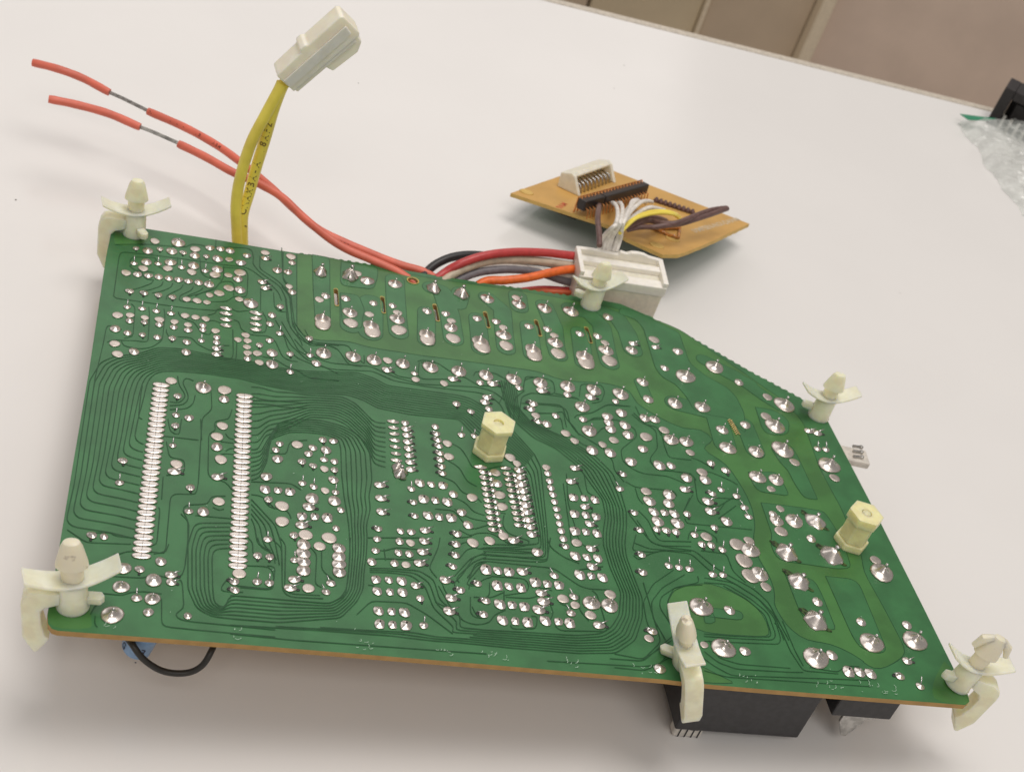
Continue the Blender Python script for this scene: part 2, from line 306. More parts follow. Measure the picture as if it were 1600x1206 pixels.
# cabinet behind the table
cabm = Matrix.Translation(e0) @ Matrix((ed, em, (0, 0, 1))).transposed().to_4x4()
cb = empty('cabinet', 'beige cabinet front beyond the far edge of the white table', 'cabinet', cabm @ Matrix.Translation((0, 28, -74.9)))
def cpanel(name, x0, x1, m, dy=0., z0=.0, z1=80, th=1.8):
    mb = MB(); mb.box(((x0+x1)/2, th/2+dy, (z0+z1)/2), ((x1-x0)/2, th/2, (z1-z0)/2))
    return bevel(mb.build(name, m, cb), .15)
cpanel('door_panel', -60, 5.9, M['cab_b']); cpanel('door_panel', 6.1, 12.85, M['cab_a'])
cpanel('panel_edge', 12.87, 13.15, M['cab_l'], -.5); cpanel('door_panel', 13.17, 19.5, M['cab_b'])
cpanel('corner_strip', 19.52, 20.35, M['cab_l'], -1.2)
cpanel('side_panel', 20.4, 90, M['cab_c'])
mb = MB()
for k in range(26):
    x, y = random.uniform(-6, 30), random.uniform(-10, 30); r = random.uniform(.012, .035)
    mb.add([(x+r*math.cos(a)*random.uniform(.5, 1.3), y+r*math.sin(a), .004) for a in (0, 1.2, 2.4, 3.8, 5.1)], [(0, 1, 2, 3, 4)])
for (x0, y0, x1, y1) in [tuple(q) for q in []]: pass
t = mb.build('dust', M['speck']); t['kind'] = 'stuff'

# ---------------------------------------------------------------- main green board
BM = loc_mat(D['board_loc'], D['board_mat'])
board = empty('circuit_board', 'large green printed circuit board lying solder side up with many shiny joints', 'circuit board', BM)
OUTLINE = [95, -36, -11, -1, -94, 114, -131, 331, -119, 1703, -123, 4624, -115, 7670, -163, 12366, -138, 13508, -68, 13807, 86, 13916, 661, 13903, 2581, 13916, 3262, 13897, 4731, 13884, 7130, 13903, 8773, 13883, 10459, 13896, 12089, 13916, 13569, 13983, 14156, 13943, 14788, 13628, 15138, 13401, 15875, 12960, 17732, 11439, 17900, 11330, 19127, 10445, 19361, 10184, 19456, 9816, 19594, 6648, 19696, 3009, 19750, 223, 19719, 77, 19575, -25, 17268, -38, 14688, -49, 12974, -39, 12282, -4, 7338, 6, 3276, -1]
SLOTS = [[5730, 12443, 5736, 11703], [6987, 12403, 6988, 11690], [8434, 12420, 8458, 11696], [9859, 12431, 9875, 11739], [11324, 12423, 11341, 11714], [12807, 12449, 12821, 11751]]
HOLE = [7911, 13424]
SQUIG = [16303, 9132, 16388, 8592]
BRIGHT = [[4709, 13870, 4672, 10478, 4771, 10300, 5051, 10065, 5995, 10241, 6485, 10100, 7821, 10072, 8846, 10103, 11030, 10115, 11700, 9856, 12809, 10012, 13259, 9986, 13591, 9819, 13647, 9329, 14200, 8851, 14802, 8516, 15330, 8617, 15642, 8228, 15126, 7818, 15712, 7306, 15867, 6729, 15972, 6157, 15974, 5583, 15858, 5006, 15691, 4652, 15634, 3950, 15751, 3497, 15764, 2990, 15654, 2627, 15607, 2474, 15679, 2045, 15821, 1728, 16102, 1476, 16699, 1447, 17146, 1214, 17422, 965, 17331, 1010, 17574, 791, 17936, 887, 18517, 1255, 18650, 1521, 18558, 2814, 18443, 3901, 18601, 4495, 18613, 6229, 18570, 6639, 18499, 7670, 18579, 8775, 18626, 9517, 18475, 9965, 18239, 10474, 17787, 10946, 17381, 11435, 16330, 12534, 15819, 13101, 15138, 13401, 14752, 13462, 13809, 13696, 11108, 13785, 8757, 13706, 6941, 13757, 5478, 13933], [13139, 2658, 13366, 2784, 14133, 2982, 14633, 2748, 15007, 2499, 15223, 2136, 15241, 1663, 15145, 1474, 14111, 1420, 13573, 1430, 13198, 1618, 12728, 1564, 12897, 2289], [13247, 453, 13443, 342, 13767, 157, 13962, 46, 13204, -5, 13070, 47], [-29, 13834, -47, 12878, 483, 13010, 1015, 13530, 335, 13867], [708, 754, 627, 380, 745, 76, 119, 6, -64, 102, -134, 330, -101, 655], [19571, 1239, 19037, 630, 18748, 65, 19406, -53, 19776, 39, 19787, 825]]
ISLANDS = [[553, 6110, 12030, 6072, 10886], [643, 6674, 12102, 6584, 10734], [530, 7400, 13340, 7367, 12576, 7336, 11477, 7341, 10916], [553, 8439, 13235, 8705, 13152, 8833, 12137, 8829, 10991], [485, 8180, 12047, 8069, 10742], [515, 9261, 13222, 9110, 12652], [499, 9617, 12112, 9538, 10739], [516, 10019, 13189, 10395, 12678, 10303, 11625, 10267, 10907], [514, 11077, 12103, 10989, 10793], [537, 10951, 13509, 10921, 12963], [528, 11708, 13239, 11826, 12285, 11736, 11389, 11749, 10966], [558, 12500, 13286, 13028, 13187, 13313, 12647, 13229, 11519, 13220, 10946], [529, 12572, 12169, 12448, 10773], [565, 13554, 13397, 13902, 13173, 14062, 12526, 14059, 11710], [338, 13964, 10272, 14019, 9672], [528, 16433, 11591, 17387, 10932], [599, 14826, 9569, 15901, 9384], [631, 15969, 9465, 15877, 8081], [541, 16713, 9079, 16725, 7984], [474, 16232, 11765, 17074, 11224, 17735, 10440, 18124, 10102]]
POLY_ISLANDS = [[16296, 5977, 17433, 5972, 18055, 5936, 18171, 5351, 18208, 4686, 18134, 3982, 17754, 3894, 16314, 3959, 16136, 4072, 16116, 4497, 16264, 4845], [16207, 3569, 16934, 3438, 16993, 3024, 16993, 1860, 16612, 1893, 16338, 1964, 16214, 2335], [17299, 3596, 18015, 3599, 18161, 3445, 18129, 1465, 18017, 1315, 17755, 1276, 17427, 1422, 17358, 1760], [17283, 9898, 17767, 9892, 18016, 9751, 18180, 9464, 17982, 8926, 17671, 8789, 17293, 8796, 17225, 9046], [17248, 8174, 17519, 8448, 17896, 8440, 17972, 8082, 18018, 6370, 17975, 6352, 17625, 6354, 17525, 6827, 17489, 7370, 17346, 7655], [16263, 7097, 17104, 7242, 17188, 6771, 17218, 6359, 16372, 6386, 16274, 6619], [5126, 13935, 5610, 13916, 5534, 10619, 5151, 10594, 5126, 12210], [5925, 13801, 6945, 13836, 6916, 13325, 6773, 12733, 5941, 12662, 5865, 12851], [5842, 12310, 6339, 12345, 6480, 11691, 6398, 11316, 6353, 10816, 5855, 10903], [13437, 2116, 13766, 2179, 14638, 2187, 14705, 2076, 14636, 1901, 13697, 1910], [14114, 13734, 14595, 13658, 15028, 13358, 15753, 12931, 15729, 12318, 15725, 11506, 16086, 11009, 16616, 10627, 16802, 10247, 16853, 9574, 16644, 8673, 16242, 9252, 15864, 9244, 15327, 9337, 15239, 9924, 15032, 10431, 14702, 10639, 14579, 11035, 14598, 11761, 14628, 12890, 14464, 13273, 13951, 13418], [13811, 2353, 13922, 2174, 13967, 1753, 13634, 1668]]
JOINTS = "M16538,2096,282 V1037,456,205 V13920,1002,276 V16167,963,285 V17795,1574,293 M16468,4251,278 M17712,4316,286 M16498,3312,273 V13685,2169,267 V18998,1761,289 V18947,3918,291 M17660,5501,260 V17579,8183,290 V17651,9160,291 V18824,7789,289 O6600,10966,205 O8086,10954,212 O9553,10986,218 O11015,10974,224 O12487,10992,231 V18245,10174,290 O5328,10946,196 V15428,10831,274 V16476,11476,277 V15486,4193,229 V11026,1966,198 V15497,3412,216 V1138,1188,149 V1747,951,150 V11452,1947,192 V17043,5424,224 V12046,8842,210 V12067,7899,205 V15919,7950,222 V16740,7954,225 V16478,6934,219 V15604,9545,218 c2454,7604,189 V7385,13122,191 V17005,6921,202 V14327,7982,196 V14752,7980,198 f15245,3327,214 f15210,3812,217 j1738,1439,153 j3501,11217,194 c5329,9570,194 V10009,13110,191 c6079,9597,197 c6610,9586,199 j1146,1680,145 q1503,7503,172 q1502,7328,172 q1500,7152,172 q1499,6977,172 q1497,6801,172 q1496,6626,172 q1494,6450,172 q1493,6275,172 q1491,6099,172 q1490,5924,172 q1488,5748,172 q1487,5573,172 q1485,5397,172 q1483,5222,172 q1482,5046,172 q1480,4871,172 q1479,4695,172 q1477,4520,172 q1476,4344,172 q1474,4169,172 q1473,3994,172 q1471,3818,172 q1470,3643,172 q1468,3467,172 q1467,3292,172 q1465,3116,172 q1464,2941,172 q1462,2765,172 q1461,2590,172 q1459,2414,172 q1458,2239,172 q1456,2063,172 q3407,7497,172 q3405,7321,172 q3404,7145,172 q3403,6969,172 q3402,6793,172 q3400,6617,172 q3399,6441,172 q3398,6265,172 q3397,6090,172 q3396,5914,172 q3394,5738,172 q3393,5562,172 q3392,5386,172 q3391,5210,172 q3389,5034,172 q3388,4858,172 q3387,4683,172 q3386,4507,172 q3385,4331,172 q3383,4155,172 q3382,3979,172 q3381,3803,172 q3380,3627,172 q3378,3451,172 q3377,3276,172 q3376,3100,172 q3375,2924,172 q3374,2748,172 q3372,2572,172 q3371,2396,172 q3370,2220,172 q3369,2045,172 z9023,5838,115 z9023,5647,115 z9024,5455,115 z9024,5264,115 z9025,5073,115 z9026,4881,115 z9026,4690,115 z9027,4499,115 z9027,4307,115 z9028,4116,115 z9029,3924,115 y9194,5823,80 y9195,5632,80 y9197,5441,80 y9198,5249,80 y9199,5058,80 y9201,4867,80 y9202,4675,80 y9204,4484,80 y9205,4293,80 y9206,4102,80 y9208,3910,80 z9629,5882,110 z9633,5692,110 z9637,5502,110 z9642,5313,110 z9646,5123,110 z9651,4933,110 z9655,4743,110 z9659,4553,110 z9664,4363,110 z9668,4174,110 y9810,5873,80 y9813,5683,80 y9816,5494,80 y9819,5305,80 y9822,5115,80 y9825,4926,80 y9827,4736,80 y9830,4547,80 y9833,4357,80 y9836,4168,80 c6074,11468,197 f6076,11012,195 c7337,11491,202 f7348,11021,200 c7354,9602,194 c8077,9611,197 c8825,9611,200 c9550,9604,203 c12509,9625,215 V16537,5359,175 j1566,13463,183 C6134,13150,200 f8817,11009,202 c10297,9600,201 c11028,9611,204 c11780,9618,207 c13262,9615,213 j4719,2585,152 j4723,2355,151 j4719,2104,150 f10282,11029,203 f11744,11021,209 c13220,11502,217 f13228,11039,215 c14806,9545,215 f4279,3469,150 c8803,11478,194 c10272,11495,200 c11744,11498,206 f4281,3945,149 f4779,3144,147 f5283,3122,149 j4730,2843,146 j5476,2597,147 C5334,13121,183 j6614,13067,188 C9260,13129,198 c10923,13077,204 c11683,13079,207 c12472,13124,211 j5484,2842,145 j5468,2378,143 j5467,2158,142 C6993,5435,160 f15180,4347,184 j4938,4291,145 j5434,4284,147 c4049,8833,155 f2944,7619,147 C8469,13166,186 f3405,1840,128 s8715,2660,144 e2890,10854,150 e2897,10631,149 e2904,10383,149 e2910,10137,148 e3640,10837,152 e3642,10613,152 e3645,10377,151 e3648,10150,150 r2892,4629,129 r1972,4645,127 j2619,3504,125 r4873,4004,133 r4714,3423,131 e8984,6010,153 r4450,1579,124 f4811,1616,125 s6798,843,128 s8913,2215,139 s9808,2424,142 r9778,1623,139 s9869,1327,138 j1424,12500,147 j4048,9290,145 j2833,5597,129 f2933,5201,128 f1993,4884,124 f2930,3869,124 s5259,3731,130 f5070,2845,126 j13752,4837,159 f16545,4986,169 j1844,1962,115 s6790,1197,126 r7768,1348,129 s8902,1676,133 s8904,1228,132 s9459,1235,133 s10416,1322,136 f3204,12522,148 j316,9378,130 f2828,5948,127 s3912,4403,125 s4708,3691,125 e6952,7265,143 e6937,5885,138 j12005,7145,158 j13767,5839,159 j13180,5519,156 j13682,5515,157 j13241,4830,153 r2077,1630,111 s6248,823,120 r7767,2230,128 r9926,1878,133 s9451,1674,131 r11101,1342,135 j12253,266,134 s16869,648,148 s17422,642,150 j827,12870,138 j1427,13020,140 j2610,13005,144 j831,12355,137 j2011,12517,141 j2618,12508,142 j810,8599,125 f2934,6337,125 f4630,6009,128 j3938,4817,123 C6950,5629,133 r6506,4978,130 r6503,4543,129 s7486,4676,132 s8039,4670,133 s7545,4153,130 s8083,4164,132 r7240,2651,125 f8506,3442,131 f13629,7964,161 j12993,6905,156 j13755,6902,158 j1695,598,104 l3298,1607,111 r4537,1825,115 s6788,1750,121 s6245,1175,117 r7851,1729,123 s9236,2658,130 r9563,2711,131 s10906,2792,135 j3220,11744,138 f453,8425,120 j2942,7284,124 c14037,10287,166 j13125,8812,158 j13122,8320,156 j14926,6570,156 j4184,5439,122 j5291,5937,126 e6949,7041,134 e6954,6821,133 e6946,6589,133 e6942,6350,132 e6945,6114,131 e9614,6075,139 s11035,4181,136 s10901,3372,133 j12485,7142,150 j15116,5115,151 u1448,939,101 s6794,2072,118 s9449,2213,126 s10353,2409,129 r9909,2122,127 f10380,2013,127 f11530,2286,131 s11443,2780,133 j2019,12987,134 j3215,12987,137 f324,9929,121 f355,8802,118 f1719,7702,118 c14015,11685,165 j12689,8092,150 c15962,8686,161 s4454,4416,116 j5431,4966,120 s7439,5198,126 s7989,5209,127 j8456,3991,125 r7450,3675,121 r7396,3331,120 r7339,2998,119 s11124,4758,134 f8909,3565,125 r9495,3664,127 j9994,3360,127 j13132,7945,150 j14411,6553,150 r14805,5768,148 r2088,1429,101 l3310,1378,104 s6243,2046,113 s6249,1718,112 f10942,1610,124 r11264,3084,129 f773,12050,124 f2565,12252,129 f376,11740,122 c2435,11785,128 f2934,11754,129 j2001,8853,118 j14040,9562,154 r11028,9301,144 r12375,9312,148 j12689,8585,147 c13757,8731,150 r6491,4106,116 f8653,4916,124 j8348,4380,122 f9339,5108,127 f9347,4720,125 f9778,6492,132 s11195,5327,132 f11007,3801,127 s13211,5153,137 s13748,5170,139 r14781,5414,142 f15547,3022,137 l12292,1309,123 d1452,1691,97 u3769,1668,103 u4015,1664,103 r7099,1983,112 l8052,1976,114 j14432,975,127 j16607,1088,133 s17149,657,133 j2186,6470,109 d456,2492,94 f9253,3765,119 f14415,4493,134 j16782,2705,135 j14382,2157,127 l12457,3071,125 s6517,833,103 f18930,4344,143 f976,13366,120 f2018,13289,122 j2394,13459,124 f1372,12215,118 f1976,12215,120 j657,11753,115 j3157,12217,123 f2700,11465,119 f4545,13652,130 c4178,12902,127 j5139,9120,119 j5449,12061,128 j5983,12084,130 r6931,9261,124 r8646,9265,129 r9697,9294,132 j13594,13150,153 f14841,12373,155 j15473,11976,155 j12678,8348,137 c14037,8734,141 j16733,9036,150 f14910,6852,138 u861,4110,96 d2322,4190,100 u3976,2899,100 s4986,3724,104 r7272,5630,115 f8232,6244,119 j8211,4951,115 j6178,2544,104 l8152,3669,112 l8092,3338,111 f9330,5874,121 j9330,5498,120 r9953,6066,123 r9952,5830,122 r9946,5590,122 r9952,5355,121 r9957,5116,120 r9953,4874,120 r9954,4635,119 r9948,4382,118 r9954,4160,117 r9956,3919,117 s11738,5332,125 s11661,4750,123 s11574,4182,122 r11339,3660,119 s11441,3372,119 r14272,6110,134 f13168,5860,131 f15547,4523,133 k5272,1826,100 u7174,895,102 l8579,1737,107 l8487,1344,106 s8981,2662,111 s9178,2226,110 s10083,2412,113 s9177,1687,109 s9187,1239,107 s10166,1338,110 j18982,2246,131 l18152,647,124 f18822,7302,145 d870,4789,95 u2323,3481,95 f8238,6714,116 r11240,5891,121 j13433,7465,131 j17750,2202,127 s6520,1191,98 k10486,1625,108 j2923,13473,117 j924,11769,108 j1176,11781,109 j1426,11784,109 j1672,11794,110 j1916,11789,110 j2172,11800,111 f2167,11000,109 f1309,9990,105 r2716,9162,106 r2723,8930,105 f3690,9195,108 f3851,13648,120 f5274,11850,119 f6349,13346,125 j8195,12072,126 j11075,12088,134 f6963,9646,117 r9396,8495,120 l10674,8705,124 l10580,8470,123 j10942,7949,122 f14218,8340,131 f17493,9545,143 f17790,7733,139 j695,2491,86 s4191,4423,98 d3987,4088,96 d3771,2384,92 d4018,2382,92 d4529,3084,95 r7263,7054,111 r7274,6829,110 r7268,6592,110 r7269,6353,109 r7270,6111,109 r7272,5877,108 s7759,4677,106 s7803,4147,105 l6363,3563,100 j6830,3240,100 f7072,3236,101 j7018,2891,100 j6672,2565,98 f6923,2561,99 l8047,3001,102 l7951,2653,101 r11430,6397,119 r11459,4480,114 f11399,7680,123 j14083,6947,127 l12553,3642,114 j17324,4845,129 j2440,592,84 k5165,1568,92 s6521,1730,96 l8458,2217,101 f10630,1862,105 s11179,2794,109 j1997,9249,101 f2661,9859,104 j4044,10856,109 c4463,12897,115 r3790,12256,112 r3874,12003,111 d1893,7178,96 j6728,12064,118 f6591,11526,117 f7370,11793,119 j9600,12086,125 j12560,12107,133 d1897,6137,93 j4989,5965,99 j4886,5743,99 j5472,6287,101 u5238,5616,99 u4981,4672,96 u4533,2375,90 l7982,7021,109 l7990,6801,108 l7997,6583,108 l7998,6332,107 l7996,6100,106 l8000,5856,106 l7998,5629,105 s7711,5200,103 l7226,4530,101 l7221,4093,100 j7116,3576,98 r11443,5050,111 s11404,4764,110 s11308,4195,109 s11178,3371,106 f12683,7664,121 d13401,4542,114 d13645,4530,115 f12188,1094,103 s6518,2068,93 k10278,2700,103 k10634,2119,102 r18558,1122,115 u18589,406,113 j2669,13492,108 j3368,13371,109 d523,10978,98 d869,10986,98 d1219,10988,99 d1562,10995,100 f611,10000,96 j618,9774,95 f960,9989,96 j1314,9794,97 j1662,9768,97 f1906,10303,99 f2159,10299,100 f2404,10293,100 j2004,9734,98 j609,9283,94 j1302,9277,96 j3987,9781,102 f3740,8846,100 r3866,13375,110 j4562,12003,109 j7250,12081,115 j8716,12086,118 f8842,11790,118 j10134,12078,122 f10308,11843,122 r9475,8701,112 j11606,12084,125 j13083,12120,129 r14139,12022,131 l10697,8006,113 f17807,10433,136 r18927,9125,135 l14964,6080,118 j4141,5739,93 d4732,5445,94 u4733,4744,92 d5225,6275,97 f5237,5293,95 f5236,4585,93 u5469,4571,93 j10700,3884,103 l10699,3645,102 s11477,5345,108 f11590,7430,114 s13493,5169,112 l12691,4463,108 u14255,3248,109 j16508,5580,120 d7163,1621,90 f1911,10996,97 f2464,11320,99 u518,10321,92 u870,10343,93 u1211,10329,94 u1562,10317,95 f1665,9991,94 f1993,9947,95 j2701,9608,95 j2700,9401,95 f3395,9858,97 f3446,9641,97 f3435,9393,96 f3454,9154,96 j3458,8933,95 j3993,10468,100 u4488,8648,97 f8379,9027,106 d8627,8264,105 j14865,11077,126 j17073,10922,130 j11713,9274,114 d15259,7238,117 d15614,7027,117 u1893,6513,87 u1881,5476,85 j4232,5963,90 j5476,5588,92 d5466,5290,91 d4984,5350,91 j5442,3435,87 j7247,7275,100 j7993,7283,101 u8629,7108,102 u7222,4975,94 s6874,3565,90 j6334,3241,88 j6280,2888,88 s6782,2896,89 f9925,6300,103 f10666,6292,104 f14762,7565,116 l12661,6389,109 k12468,5853,107 d13157,4548,105 k15750,5718,114 u14117,4514,107 d14232,4200,107 d14474,4209,107 u14731,4113,108 u13183,3383,103 u13435,3366,103 u13692,3350,104 u14520,3268,105 f13476,1054,97 f2908,13051,99 u536,12214,93 u1122,12364,94 u1714,12368,95 u2315,12366,97 f2907,12324,98 f2409,10993,94 f3208,11331,96 d963,9793,89 j2349,10014,92 j2357,9832,91 d954,9289,88 d1654,9309,89 u2336,9393,90 f3212,9632,93 d3741,9528,93 d4256,11270,98 u4238,10138,96 d4493,9346,95 j4573,13368,103 f4488,12238,101 d4982,10095,97 u4986,9413,96 f10887,13391,117 f7642,9029,100 j9352,9267,104 f11763,11843,115 f13255,11852,119 f10694,8235,105 j11978,8337,108 f16744,6536,113 r18690,9160,124 j5568,4023,85 j10673,6077,100 j10678,5807,99 j10669,5572,99 j10684,5343,98 j10685,5098,97 j10693,4857,97 j10693,4617,96 j10692,4375,96 j10693,4141,95 f12335,7428,106 l12671,5041,101 d14723,4836,105 d14101,5208,105 f16781,5823,112 j9462,8246,98 d8973,8037,97 j11238,8330,102 u15278,6276,105 u15657,6106,105 k15777,5400,104 d531,12897,86 d1128,13032,87 d1720,13037,89 d2318,13035,90 u7632,9272,92 j10395,9279,98 r14815,12016,112 j13057,9275,103 u18698,8438,112 u18954,8452,113 u8953,7128,90"
